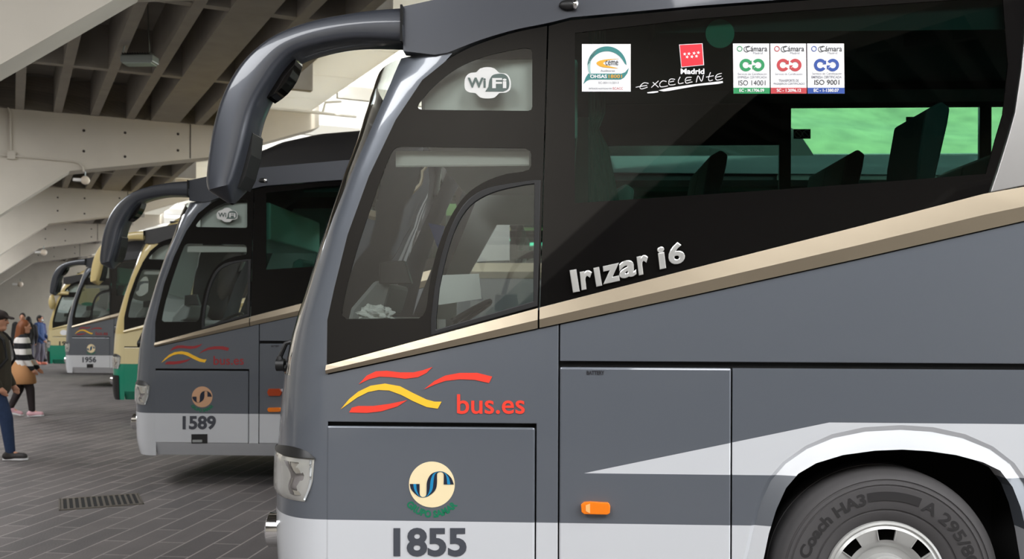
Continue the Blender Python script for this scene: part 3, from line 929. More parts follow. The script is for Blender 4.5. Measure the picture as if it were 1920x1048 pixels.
# ------------------------------------------------------------------ floor
def paving():
    m = bpy.data.materials.new('block_paving')
    m.use_nodes = True
    nt = m.node_tree
    b = nt.nodes['Principled BSDF']
    tc = nt.nodes.new('ShaderNodeTexCoord')
    mp = nt.nodes.new('ShaderNodeMapping')
    mp.inputs['Rotation'].default_value = (0, 0, radians(90 + 6))
    br = nt.nodes.new('ShaderNodeTexBrick')
    br.inputs['Color1'].default_value = lin(84, 80, 80)
    br.inputs['Color2'].default_value = lin(100, 95, 94)
    br.inputs['Mortar'].default_value = lin(150, 144, 140)  # joint colour lightened to paint in the glint along the joints
    br.inputs['Scale'].default_value = 1.0
    br.inputs['Brick Width'].default_value = 0.86
    br.inputs['Row Height'].default_value = 0.215
    br.inputs['Mortar Size'].default_value = 0.007
    br.inputs['Bias'].default_value = 0.1
    nz = nt.nodes.new('ShaderNodeTexNoise')
    nz.inputs['Scale'].default_value = 1.3
    nz.inputs['Detail'].default_value = 8
    n2 = nt.nodes.new('ShaderNodeTexNoise')
    n2.inputs['Scale'].default_value = 60
    mx = nt.nodes.new('ShaderNodeMix'); mx.data_type = 'RGBA'; mx.blend_type = 'MULTIPLY'
    mx.inputs['Factor'].default_value = 0.5
    cr = nt.nodes.new('ShaderNodeValToRGB')
    cr.color_ramp.elements[0].position = 0.3; cr.color_ramp.elements[0].color = (0.55, 0.55, 0.55, 1)
    cr.color_ramp.elements[1].position = 0.7; cr.color_ramp.elements[1].color = (1.25, 1.22, 1.2, 1)
    bp = nt.nodes.new('ShaderNodeBump'); bp.inputs['Strength'].default_value = 0.5; bp.inputs['Distance'].default_value = 0.006
    nt.links.new(tc.outputs['Object'], mp.inputs[0])
    nt.links.new(mp.outputs[0], br.inputs['Vector'])
    nt.links.new(tc.outputs['Object'], nz.inputs['Vector'])
    nt.links.new(tc.outputs['Object'], n2.inputs['Vector'])
    nt.links.new(nz.outputs['Fac'], cr.inputs[0])
    nt.links.new(br.outputs['Color'], mx.inputs['A'])
    nt.links.new(cr.outputs[0], mx.inputs['B'])
    nt.links.new(mx.outputs['Result'], b.inputs['Base Color'])
    nt.links.new(n2.outputs['Fac'], bp.inputs['Height'])
    nt.links.new(bp.outputs[0], b.inputs['Normal'])
    b.inputs['Roughness'].default_value = 0.62
    return m
fl = MB().box((-60, -40, -0.3), (70, 110, 0.0)).build('floor', paving())
tag(fl, 'dark grey block paved bus station floor', 'floor', kind='structure')

# ------------------------------------------------------------------ concrete hall, axes: x = across (RV), y = along the row of bays (AV)
M_CONC = mat('pale_concrete', lin(203, 196, 184), 0.8, noise=0.10, nscale=1.5, bump=0.15)
M_COFF = mat('raw_concrete', lin(158, 154, 148), 0.9, noise=0.16, nscale=3, bump=0.25)
M_PANEL = mat('white_roof_panel', lin(232, 230, 226), 0.6)
M_HOLE = mat('tie_hole', lin(58, 52, 48), 0.9)
D2, PITCH = 21.3, 12.3
HALL_A0, HALL_A1 = D2 - 4 * PITCH + 4, D2 + 4.6 * PITCH
FPROF = [(-6.9, -0.2), (-5.15, -0.2), (1.0, 4.45), (3.66, 4.92), (5.9, 5.72), (5.9, 6.2), (-6.6, 6.2)]
def hall(o):
    o.rotation_euler = (0, 0, PHI)
    o.location.z = 0.06
    return o
fnames = {0: 'first', 1: 'second', 2: 'third'}
k_label = {-2: 'pale concrete roof frame far behind the parked coaches front', -1: 'pale concrete roof frame overhead behind the walkway', 0: 'pale concrete frame crossing high above the walking man, sloping haunch'}
for k in range(-3, 5):
    a = D2 + (k - 1) * PITCH
    fm = MB().prism(FPROF, a, a + 0.62)
    for hr in (0.1, 1.55, 2.8):
        for hz in (5.15, 4.86):
            pass
    for hr, hz in ((1.25, 5.25), (2.0, 5.27), (3.0, 5.33), (1.25, 4.85), (2.0, 4.80), (3.0, 5.0), (-0.6, 5.25), (-1.6, 5.2), (-0.6, 4.4), (-2.4, 4.6), (-2.4, 3.6), (-3.6, 3.3)):
        fm.lathe([(0.028, -0.004), (0.001, -0.004)], (hr, a, hz), seg=10, mi=1)
    fm.box((3.23, a - 0.004, 4.86), (3.25, a + 0.01, 5.55), 1)
    if k < 1: fm.box((5.9, a, 4.9), (15.0, a + 0.62, 6.2))  # unseen extension, added to darken what the coach glass reflects
    o = hall(fm.build('trim_%d' % (k + 4), [M_CONC, M_HOLE]))
    tag(o, 'pale precast concrete roof frame with sloping haunch and bolt holes', 'concrete frame', kind='structure')
wf = MB()
ribs = [0.13 + 0.655 * j for j in range(-10, 8)]
for r in ribs:
    if r > 4.6: continue
    w_ = 0.27 if 2.6 < r < 3.2 else 0.075
    wf.box((r - w_, HALL_A0, 5.55), (r + w_, HALL_A1, 6.3))
aa = D2 - 5 * PITCH
while aa < HALL_A1:
    if aa > HALL_A0:
        wf.box((-6.6, aa, 5.555), (4.65, aa + 0.16, 6.3))
    aa += PITCH / 3
wf.box((-14.0, HALL_A0, 6.25), (4.65, HALL_A1, 6.45))
tag(hall(wf.build('ceiling', M_COFF)), 'raw concrete waffle ceiling with deep coffers', 'ceiling', kind='structure')
# ribbed translucent canopy beyond the soffit
mt = bpy.data.materials.new('translucent_sheet')
mt.use_nodes = True
nt = mt.node_tree
nt.nodes.remove(nt.nodes['Principled BSDF'])
d1 = nt.nodes.new('ShaderNodeBsdfDiffuse'); d1.inputs[0].default_value = lin(235, 233, 228)
t1 = nt.nodes.new('ShaderNodeBsdfTranslucent'); t1.inputs[0].default_value = lin(225, 223, 216)
ms = nt.nodes.new('ShaderNodeMixShader'); ms.inputs[0].default_value = 0.33
nt.links.new(d1.outputs[0], ms.inputs[1]); nt.links.new(t1.outputs[0], ms.inputs[2])
nt.links.new(ms.outputs[0], nt.nodes['Material Output'].inputs['Surface'])
sf = MB()
aa = HALL_A0
while aa < HALL_A1:
    sf.box((4.66, aa, 6.05), (5.72, aa + 2.08, 6.11))
    aa += 2.1
tag(hall(sf.build('trim_20', mt)), 'white flat soffit panels beside the waffle ceiling', 'soffit', kind='structure')
cp = MB()
rows0, rows1 = [], []
aa, i = HALL_A0, 0
while aa < HALL_A1:
    zz = 0.05 if (i // 2) % 2 else 0.0
    rows0.append((5.8, aa, 6.2 + zz)); rows1.append((14.5, aa, 7.3 + zz))
    if i % 2: aa += 0.16
    else: aa += 0.06
    i += 1
cp.grid([rows0, rows1])
tag(hall(cp.build('ceiling_canopy', mt)), 'ribbed pale translucent canopy roof over the coaches', 'canopy', kind='structure')
pu = MB()
for k in range(-3, 14):
    a = D2 - 2.0 + (k - 2) * 4.2
    pu.box((5.72, a, 5.95), (14.5, a + 0.12, 6.2))
tag(hall(pu.build('trim_21', M_PANEL)), 'white steel beams under the ribbed canopy', 'beam', kind='structure')
tag(hall(MB().box((-20, HALL_A1, -0.1), (12, HALL_A1 + 0.4, 6.4)).build('wall_back', M_CONC)), 'pale end wall of the bus hall', 'wall', kind='structure')

tag(hall(MB().box((-14.4, HALL_A0, -0.1), (-14, HALL_A1, 6.4)).build('wall_left', M_CONC)), 'pale concrete side wall of the bus hall', 'wall', kind='structure')
tag(hall(MB().box((-14, HALL_A0 - 0.4, -0.1), (15, HALL_A0, 6.4)).build('wall_front', M_CONC)), 'pale concrete wall closing the hall behind the viewpoint', 'wall', kind='structure')

# grass bank outside
gm = mat('grass', lin(118, 124, 84), 0.9, noise=0.6, nscale=0.8, bump=0.6)
gb = MB()
rows = []
for i in range(14):
    v = i / 13
    rows.append([(-15 + 8 * j, 34 + 26 * v + 1.2 * sin(j * 1.3), -0.02 + 16 * v ** 0.8 + 0.5 * sin(j * 0.9 + i)) for j in range(14)])
gb.grid(rows)
o = gb.build('grass_bank', gm, smooth='all')
tag(o, 'sunlit green grass bank outside the bus hall', 'grass bank', kind='structure')
o.location = (28, 0, 0)

# ------------------------------------------------------------------ coaches
b1, hatch1, batt1, drv1, ps1, wheel1 = make_bus((O1.x, O1.y, 0), -TH1, 'grey', '1855', 0)
tag(b1, 'grey coach numbered 1855 with chrome badge letters and certificate stickers', 'coach')
def place(px, Z):
    p = at_depth(px, HOR, Z)
    return (p.x, p.y, 0)
b2, hatch2, batt2, drv2, ps2, wheel2 = make_bus(place(290, 10.22), -radians(2.8), 'grey', '1589', 1)
b2.location.z = -0.04
wheel2.location.z = 0.04
tag(b2, 'grey coach numbered 1589 with faded peach emblem, parked behind coach 1855', 'coach')
b3, hatch3, batt3, drv3, ps3, _ = make_bus(place(232, 16.6), -radians(4.0), 'cream', '', 2)
tag(b3, 'cream coach with green lower body between the grey coaches 1589 and 1956', 'coach')
b4, hatch4, batt4, drv4, ps4, _ = make_bus(place(135, 24.6), -radians(6.0), 'grey', '1956', 2)
tag(b4, 'grey coach numbered 1956 with white emblem, beyond the cream and green coach', 'coach')
b5, hatch5, batt5, drv5, ps5, _ = make_bus(place(98, 30.0), -radians(7.0), 'cream', '19', 2)
b5.scale = (1, 1, 0.92)
tag(b5, 'cream coach with green bumper, last in the row beside the waiting people', 'coach')

# marks on coach 1855
swoosh(b1); emblem(hatch1)
words_on(hatch1, '1855', (738, 989, 875, 1043), M_NUM, -0.0055, 0.035, 'fleet_number')
words_on(batt1, 'BATTERY', (1100, 695, 1133, 702.5), M_INK, -0.0055, 0.035)
al = MB().prism(PL([(1089, 944), (1094, 940), (1108, 939), (1141, 941), (1144, 947), (1143, 960), (1138, 963), (1095, 962), (1090, 958)]), -0.028, 0.0)
o = al.build('side_marker_lamp', M_AMBER, batt1, fix=True, bevel=0.007)
decal('lamp_facet', batt1, PL([(1098, 945), (1106, 942), (1106, 960), (1098, 956)]), mat('pale_amber', lin(250, 180, 110), 0.2), -0.030, 0.003)
# chrome badge on the passenger glass
def badge(ch, quad):
    return words_on(ps1, ch, None, M_BADGE, -0.010, 0.012, 'badge_letter', quad, 0.05, 0.03)
f3 = lambda x, y: (1040 + x / 6.857, 430 + y / 6.857)
for ch, bl, br, tl in (('I', (235, 815), (322, 800), (190, 528)), ('r', (345, 785), (500, 755), (320, 545)), ('I', (535, 740), (610, 725), (495, 498)),
                       ('z', (622, 710), (850, 660), (598, 480)), ('a', (830, 645), (1050, 600), (820, 420)), ('r', (1080, 595), (1225, 565), (1048, 350)),
                       ('i', (1345, 520), (1435, 500), (1310, 235)), ('6', (1470, 470), (1680, 430), (1440, 190))):
    badge(ch, (f3(*bl), f3(*br), f3(*tl)))
# certificates
certificate(ps1, 1375, 1443, M_CGREEN, [('Servicio de Certificación', 12, 92, 137, 141, M_INKG, 0), ('EMPRESA CERTIFICADA', 12, 92, 143, 147.5, M_INKG, 0), ('ISO 14001', 14, 88, 151, 160.5, M_INK, 0)], 'EC - M.1706.09')
certificate(ps1, 1445, 1512, M_CRED, [('Servicio de Certificación', 12, 88, 137, 141, M_INKG, 0), ('TRANSPORTE DE', 22, 78, 149, 154, M_INKG, 0.01), ('PASAJEROS CERTIFICADO', 8, 95, 155.5, 160.5, M_INKG, 0.01)], 'SC - 1.2096.12')
certificate(ps1, 1514, 1583, M_CBLUE, [('Servicio de Certificación', 12, 92, 136, 140.5, M_INKG, 0), ('EMPRESA CERTIFICADA', 10, 92, 142.5, 147.5, M_INKG, 0.01), ('ISO 9001', 18, 86, 150, 159.5, M_INK, 0.01)], 'EC - 1-1380.07')
# square health and safety sticker
c = decal('safety_sticker', ps1, PL([(1091, 172), (1182.5, 172), (1182.5, 83), (1091, 83)]), M_WHITE, -0.004)
def arcband(cx, cy, ra, rb, a0, a1, m, sy=1.0, taper=True):
    n = 30
    rows = [[], []]
    for k in range(n + 1):
        a = radians(a0 + (a1 - a0) * k / n)
        t = sin(pi * k / n) ** 0.5 if taper else 1
        for row, r in zip(rows, (ra, ra - (ra - rb) * t)):
            q = P(cx + r * cos(a), cy - sy * r * sin(a))
            row.append((q[0], -0.0055, q[1]))
    MB().grid(rows).build('arc', m, c)
arcband(1138, 124, 36.5, 27.5, 2, 178, M_TEAL)
arcband(1138, 124, 36, 31, 120, 215, M_PTEAL)
decal('ribbon', c, PL([(1094, 158), (1098, 146), (1103, 138.5), (1165, 138.5), (1172, 136), (1179, 128), (1176, 138), (1170, 146), (1164, 149.5), (1106, 149.5), (1100, 152)]), M_TEAL, -0.0055)
words_on(c, 'OHSAS', (1106.5, 140.5, 1138, 147.2), M_WHITE, -0.007, 0.03)
words_on(c, '18001', (1141, 140.5, 1166, 147.2), M_GOLD, -0.007, 0.01)
decal('crescent', c, PL(smooth_pts([(1160, 111), (1140, 111.5), (1125, 114), (1118, 119), (1125, 125), (1140, 127.5), (1159, 128.5), (1146, 125.5), (1134, 122), (1131, 119), (1135, 115.5), (1146, 112.5)], 2, True)), M_GOLD, -0.0055)
words_on(c, 'ceme', (1135, 114.5, 1159, 123), M_INK, -0.007, 0)
words_on(c, 'Auditores', (1126, 131, 1153, 135), M_INKG, -0.0055)
words_on(c, 'SC-00111/2013', (1122, 153.5, 1160, 157.5), M_INKG, -0.0055)
words_on(c, 'ENTIDADES AUDITADAS POR', (1104, 165, 1147, 168), M_INKG, -0.0055, 0.01)
words_on(c, 'ECACC', (1149, 164, 1168, 168.5), M_CRED, -0.0055)
# red flag sticker and lettering
fg_ = decal('flag_sticker', ps1, PL([(1277, 127), (1320, 122.5), (1317, 81.5), (1273, 84)]), M_WHITE, -0.004)
decal('flag_field', fg_, PL([(1278, 125.5), (1318.5, 121.5), (1315.8, 82.8), (1274.5, 85)]), M_FLAG, -0.0055)
stars = MB()
for x, y in ((1283.5, 102), (1291.5, 101.5), (1301, 100.5), (1309, 99.5), (1288, 107.5), (1297, 107), (1305.5, 106)):
    pts = PL([(x + (3.4 if k % 2 == 0 else 1.5) * sin(pi * k / 5 + 0.2), y - (3.4 if k % 2 == 0 else 1.5) * cos(pi * k / 5 + 0.2)) for k in range(10)])
    stars.prism(pts, -0.007, -0.0056)
stars.build('white_stars', M_WHITE, fg_)
words_on(ps1, 'Madrid', (1276, 129, 1320.5, 139.5), M_WHITE, -0.0045, 0.035)
f4 = lambda x, y: (1060 + x / 5.647, 60 + y / 5.65)
for stroke in ([(880, 548), (835, 540), (800, 565), (790, 595), (810, 605), (855, 592), (870, 585)], [(745, 588), (800, 578), (865, 568)],
               [(925, 535), (985, 588)], [(985, 520), (910, 590)],
               [(1070, 528), (1030, 520), (1000, 548), (1005, 580), (1040, 582), (1085, 572)],
               [(1160, 505), (1115, 500), (1095, 525), (1100, 560), (1140, 562), (1165, 555)], [(1105, 532), (1150, 522)],
               [(1215, 478), (1195, 520), (1205, 550), (1250, 540)],
               [(1335, 482), (1285, 485), (1268, 515), (1280, 545), (1320, 535), (1345, 530)], [(1278, 518), (1330, 508)],
               [(1385, 535), (1405, 465), (1440, 525), (1462, 458)],
               [(1535, 430), (1515, 490), (1525, 520), (1560, 510)], [(1490, 480), (1570, 465)],
               [(1655, 440), (1610, 452), (1588, 480), (1600, 510), (1640, 505), (1665, 492)], [(1595, 482), (1650, 470)]):
    m_ = MB()
    pts = [P(*f4(*p)) for p in smooth_pts(stroke, 4)]
    m_.tube([(a, -0.003, b_) for a, b_ in pts], 0.0021, 6)
    m_.build('brush_letter', M_WHITE, ps1)
decal('brush_underline', ps1, PL([f4(*p) for p in ((985, 620), (1100, 592), (1300, 565), (1500, 540), (1665, 522), (1668, 540), (1620, 552), (1400, 572), (1250, 598), (1100, 625), (1040, 632))]), M_WHITE, -0.0045)
decal('brush_underline', ps1, PL([f4(*p) for p in ((865, 642), (920, 632), (980, 628), (985, 640), (930, 650), (870, 652))]), M_WHITE, -0.0045)
# disc hung inside the glass
MB().prism(PL(circle(1350, 63, 27, 40), 0.05), 0.05, 0.056).build('green_disc', M_DISC, ps1)
# no smoking / seat belt labels on the far windows, mirrored as seen through the coach
def far_label(px, py):
    far_d = WID - 0.05
    pl = MB().prism(PL([(px - 16, py + 9), (px + 16, py + 9), (px + 16, py - 9), (px - 16, py - 9)], far_d), far_d, far_d + 0.004).build('window_label', M_INK, b1)
    for dx in (-7, 8):
        MB().prism(PL(circle(px + dx, py, 7.5, 24), far_d - 0.003), far_d - 0.003, far_d - 0.002, [PL(circle(px + dx, py, 6.2, 24), far_d - 0.003)]).build('label_ring', M_WIFI, pl)
        MB().prism(PL([(px + dx - 5, py - 4), (px + dx - 4, py - 5), (px + dx + 5, py + 4), (px + dx + 4, py + 5)], far_d - 0.003), far_d - 0.003, far_d - 0.002).build('label_bar', M_WIFI, pl)
far_label(1715, 228)
far_label(1504, 251)
# curtain tied beside the first passenger window
cu = MB()
rows = []
for i in range(13):
    v = i / 12
    z = 3.05 - 0.95 * v
    wv = 0.08 if v < 0.55 else 0.08 + 0.10 * (v - 0.55)
    if abs(v - 0.5) < 0.06: wv = 0.05
    rows.append([(1.20 + wv * (j / 10) + 0.10 * max(0, v - 0.5) * (j / 10), 0.13 + 0.012 * (j % 2), z) for j in range(11)])
cu.grid(rows)
cu.build('curtain', M_CURTAIN, b1)
# tyre lettering
arc_text(wheel1, 'Coach HA3', WC, 0.358, 0.412, 164, 104.5, M_RUBBERD, 0.0345, 'tyre_lettering', 0.035)
arc_text(wheel1, 'A 295/80', WC, 0.358, 0.412, 66, 12, M_RUBBERD, 0.0345, 'tyre_lettering', 0.03)
rows = [[(WC[0] + r * cos(radians(a)), 0.0340, WC[1] + r * sin(radians(a))) for a in range(103, 67, -1)] for r in (0.368, 0.408)]
MB().grid(rows).build('tyre_patch', M_RUBBERD, wheel1)

# marks on coach 1589
swoosh(b2, True); emblem(hatch2, True)
words_on(hatch2, '1589', (728, 986, 868, 1044), M_NUM, -0.0055, 0.04, 'fleet_number')
hx = PL([(765, 1062), (832, 1062), (832, 1100), (765, 1100)])
decal('hatch_handle', hatch2, hx, M_BLACK, -0.006, 0.004)
decal('handle_grip', hatch2, PL([(770, 1085), (810, 1085), (810, 1095), (770, 1095)]), M_DASH, -0.010, 0.005)
words_on(batt2, 'BATTERY', (1100, 695, 1133, 702.5), M_INK, -0.0055, 0.035)
for yy, mm in ((890, M_REDAMBER), (962, M_AMBER)):
    hh = 15 if mm is M_REDAMBER else 9
    MB().prism(PL([(1090, yy + hh), (1140, yy + hh), (1146, yy), (1140, yy - hh), (1090, yy - hh), (1084, yy)]), -0.03, 0.0).build('side_marker_lamp', mm, batt2, fix=True, bevel=0.008)
# marks on coach 1956
swoosh(b4, True); emblem(hatch4)
words_on(hatch4, '1956', (720, 990, 865, 1048), M_NUM, -0.0055, 0.04, 'fleet_number')
decal('hatch_handle', hatch4, hx, M_BLACK, -0.006, 0.004)
words_on(hatch5, '19', (700, 855, 790, 910), M_INK, -0.0055, 0.03, 'fleet_number')
decal('pale_emblem', hatch5, PL(circle(760, 740, 48, 32, 36)), M_WHITE, -0.0065)

# tissue and paper in the cab of 1855
def local1(s, y, z):
    return O1 + U1 * s + N1 * y + Vector((0, 0, z))
rr = random.Random(3)
tis = bmesh.new()
bmesh.ops.create_icosphere(tis, subdivisions=4, radius=1.0)
for v in tis.verts:
    n_ = v.co.normalized()
    k = 1 + 0.16 * sin(9 * n_.x + 5 * n_.y) + 0.14 * sin(11 * n_.z + 7 * n_.x) + 0.12 * sin(17 * n_.y - 8 * n_.z) + rr.uniform(-0.05, 0.05)
    v.co = Vector((n_.x * 0.075 * k, n_.y * 0.06 * k, max(-0.02, n_.z * 0.042 * k)))
me = bpy.data.meshes.new('tissue'); tis.to_mesh(me); tis.free(); me.materials.append(M_PAPER)
o = bpy.data.objects.new('tissue', me); COL.objects.link(o)
sx, sz = P(704, 590, 0.12)
o.location = local1(sx, 0.12, sz + 0.002)
o.rotation_euler = (0, 0, -TH1)
tag(o, 'crumpled white paper tissue behind the cab window of coach 1855', 'tissue')
MB().box((-0.02, 0.02, 1.60), (0.55, 0.30, sz - 0.02)).build('window_sill', M_DASH, b1)
pa = MB().prism(PL([(822, 516), (898, 513), (903, 560), (822, 572)], 0.45), 0.45, 0.453)
o = pa.build('paper_sheet', M_PAPER)
o.location = O1; o.rotation_euler = (0, 0, -TH1)
tag(o, 'white printed paper sheet behind the sliding window of coach 1855', 'paper')

pn_ = MB().prism(PL([(803, 418), (834, 424), (822, 468)], 1.0), 1.0, 1.006)
o = pn_.build('pennant', M_CBLUE)
o.location = O1; o.rotation_euler = (0, 0, -TH1)
tag(o, 'small blue pennant hanging in the windscreen of coach 1855', 'pennant')

# ------------------------------------------------------------------ drain grate
gp = [on_ground(*q) for q in ((108, 958), (272, 945), (258, 926), (112, 936))]
gc = sum(gp, Vector()) / 4
ax_ = ((gp[1] + gp[2]) - (gp[0] + gp[3])) / 4
ay_ = ((gp[2] + gp[3]) - (gp[0] + gp[1])) / 4
dr = empty('drain_grate', (gc.x, gc.y, 0))
tag(dr, 'slotted metal drain grate set in the paving', 'drain grate')
fr_ = MB()
az_ = Vector((0, 0, 0.004))
for sgn in (-1, 1):
    fr_.obox(ay_ * sgn * 0.95 + az_, ax_, ay_ * 0.06, az_)
    fr_.obox(ax_ * sgn * 0.98 + az_, ax_ * 0.02, ay_, az_)
M_IRON = mat('worn_iron', lin(92, 86, 78), 0.6, 0.2, noise=0.2, nscale=20)
fr_.build('frame', M_IRON, dr)
br_ = MB()
for i in range(14):
    br_.obox(ax_ * (-0.92 + 1.84 * i / 13) + az_, ax_ * 0.028, ay_ * 0.9, az_)
br_.build('bars', M_IRON, dr)
MB().obox(Vector((0, 0, 0.002)), ax_ * 0.97, ay_ * 0.93, Vector((0, 0, 0.001))).build('slots', M_VOID, dr)

# ------------------------------------------------------------------ lights and conduit on the concrete
def hall_pt(r, a, z):
    return RV * r + AV * a + Vector((0, 0, z))
def on_hall_plane(px, py, a):
    d = ray(px, py)
    t = a / d.dot(AV)
    return Vector((0, 0, CAM_H)) + d * t
M_LUM = mat('luminaire_grey', lin(150, 158, 156), 0.4, 0.3)
M_DIFF = mat('luminaire_glass', lin(190, 205, 200), 0.2, 0.0, 0.5)
p = at_depth(262, 112, 14.6)
lum = empty('ceiling_luminaire', p, radians(-4))
tag(lum, 'grey louvred light fitting hung under the waffle ceiling', 'light fitting')
MB().box((-0.24, -0.12, -0.06), (0.24, 0.12, 0.05)).build('housing', M_LUM, lum, bevel=0.02)
MB().box((-0.21, -0.10, -0.075), (0.21, 0.10, -0.06)).build('diffuser', M_DIFF, lum)
l_ = MB()
for i in range(12):
    l_.box((-0.22 + 0.037 * i, -0.1, 0.05), (-0.215 + 0.037 * i, 0.1, 0.085))
l_.build('cooling_fins', M_BLACK, lum)
MB().tube([(-0.27, 0, 0.04), (-0.2, 0.02, 0.35), (-0.05, 0.05, 0.9)], 0.012, 6).tube([(0.15, 0, 0.05), (0.1, 0.02, 0.85)], 0.008, 6).build('hanger', M_LUM, lum)
def spot(px, py, a, r, label):
    p = on_hall_plane(px, py, a)
    e = empty('floodlight', p, PHI)
    tag(e, label, 'floodlight', 'floodlights under the concrete frames')
    MB().ball((0, 0, 0), (r, r * 0.9, r), 16).build('lamp_head', mat('lamp_white', lin(228, 214, 196), 0.4), e, smooth='all')
    MB().box((-r * 2.6, -r * 0.4, -r * 0.35), (-r * 0.7, r * 0.4, r * 0.35)).build('ballast_box', M_PANEL, e, bevel=0.01)
    MB().tube([(0, 0, r * 0.8), (0, 0, r * 2.0)], r * 0.15, 6).build('bracket', M_LUM, e)
spot(160, 338, D2 - 0.2, 0.085, 'round floodlight with white box below the conduit bend')
spot(82, 473, D2 + 2 * PITCH - 0.2, 0.13, 'small round floodlight on the sloping haunch of a distant frame')
spot(38, 533, D2 + 3.2 * PITCH, 0.15, 'tiny bright floodlight near the end wall of the hall')
cd = MB()
q = lambda px, py: on_hall_plane(px, py, D2 - 0.03)
cd.tube([q(14, 202), q(19, 212), q(20, 290)], 0.022, 6)
cd.tube([q(0, 291), q(20, 292), q(135, 302), q(148, 305), q(155, 312), q(157, 322)], 0.022, 6)
bx = q(21, 291)
cd.obox(bx, RV * 0.07, AV * 0.04, Vector((0, 0, 0.075)))
o = cd.build('electrical_conduit', M_CONC)
tag(o, 'painted electrical conduit with junction box on a concrete frame', 'conduit')
pp = MB()
q = lambda px, py: on_hall_plane(px, py, 19.5)
pp.tube([q(480, 201), q(603, 212), q(668, 219)], 0.03, 8)
pp.tube([q(605, 212), q(610, 192), q(640, 190)], 0.025, 8)
o = pp.build('sprinkler_pipe', M_PANEL)
tag(o, 'white pipe with a branch running under the canopy roof', 'pipe')

# ------------------------------------------------------------------ people
def capsule(mb, p0, r0, p1, r1, sy=1.0, seg=12):
    p0, p1 = Vector(p0), Vector(p1)
    d = p1 - p0
    L = max(d.length, 1e-4)
    d = d / L
    a = d.cross(Vector((0, 1, 0)))
    if a.length < 1e-3: a = d.cross(Vector((1, 0, 0)))
    a.normalize()
    b = d.cross(a)
    rows = []
    for i in range(5):
        t = pi / 2 * i / 4
        rows.append((p0 - d * r0 * cos(t), max(r0 * sin(t), 1e-3)))
    for i in range(5):
        t = pi / 2 * i / 4
        rows.append((p1 + d * r1 * sin(t), max(r1 * cos(t), 1e-3)))
    out = []
    for c, r in rows:
        out.append([c + a * r * cos(2 * pi * k / seg) + b * r * sin(2 * pi * k / seg) * (1.0) for k in range(seg)])
    out = [[Vector((v.x, c[0].y * 0 + v.y, v.z)) for v in c] for c in out]
    if sy != 1.0:
        yc = (p0.y + p1.y) / 2
        out = [[Vector((v.x, yc + (v.y - yc) * sy, v.z)) for v in c] for c in out]
    mb.grid(out, 0, True)
    n = len(out) * seg
    o = len(mb.v) - n
    mb.f += [tuple(range(o, o + seg)), tuple(reversed(range(o + n - seg, o + n)))]
    mb.mi += [0, 0]

def fuse(mb, name, m, parent, voxel=0.012, iters=3):
    o = mb.build(name, m, None, fix=True)
    r = o.modifiers.new('fuse', 'REMESH'); r.mode = 'VOXEL'; r.voxel_size = voxel; r.use_smooth_shade = True
    s = o.modifiers.new('relax', 'SMOOTH'); s.factor = 0.5; s.iterations = iters
    dg = bpy.context.evaluated_depsgraph_get()
    dg.update()
    me = bpy.data.meshes.new_from_object(o.evaluated_get(dg))
    o.modifiers.clear()
    o.data = me
    for p in me.polygons: p.use_smooth = True
    if not me.materials: me.materials.append(m)
    o.parent = parent
    return o

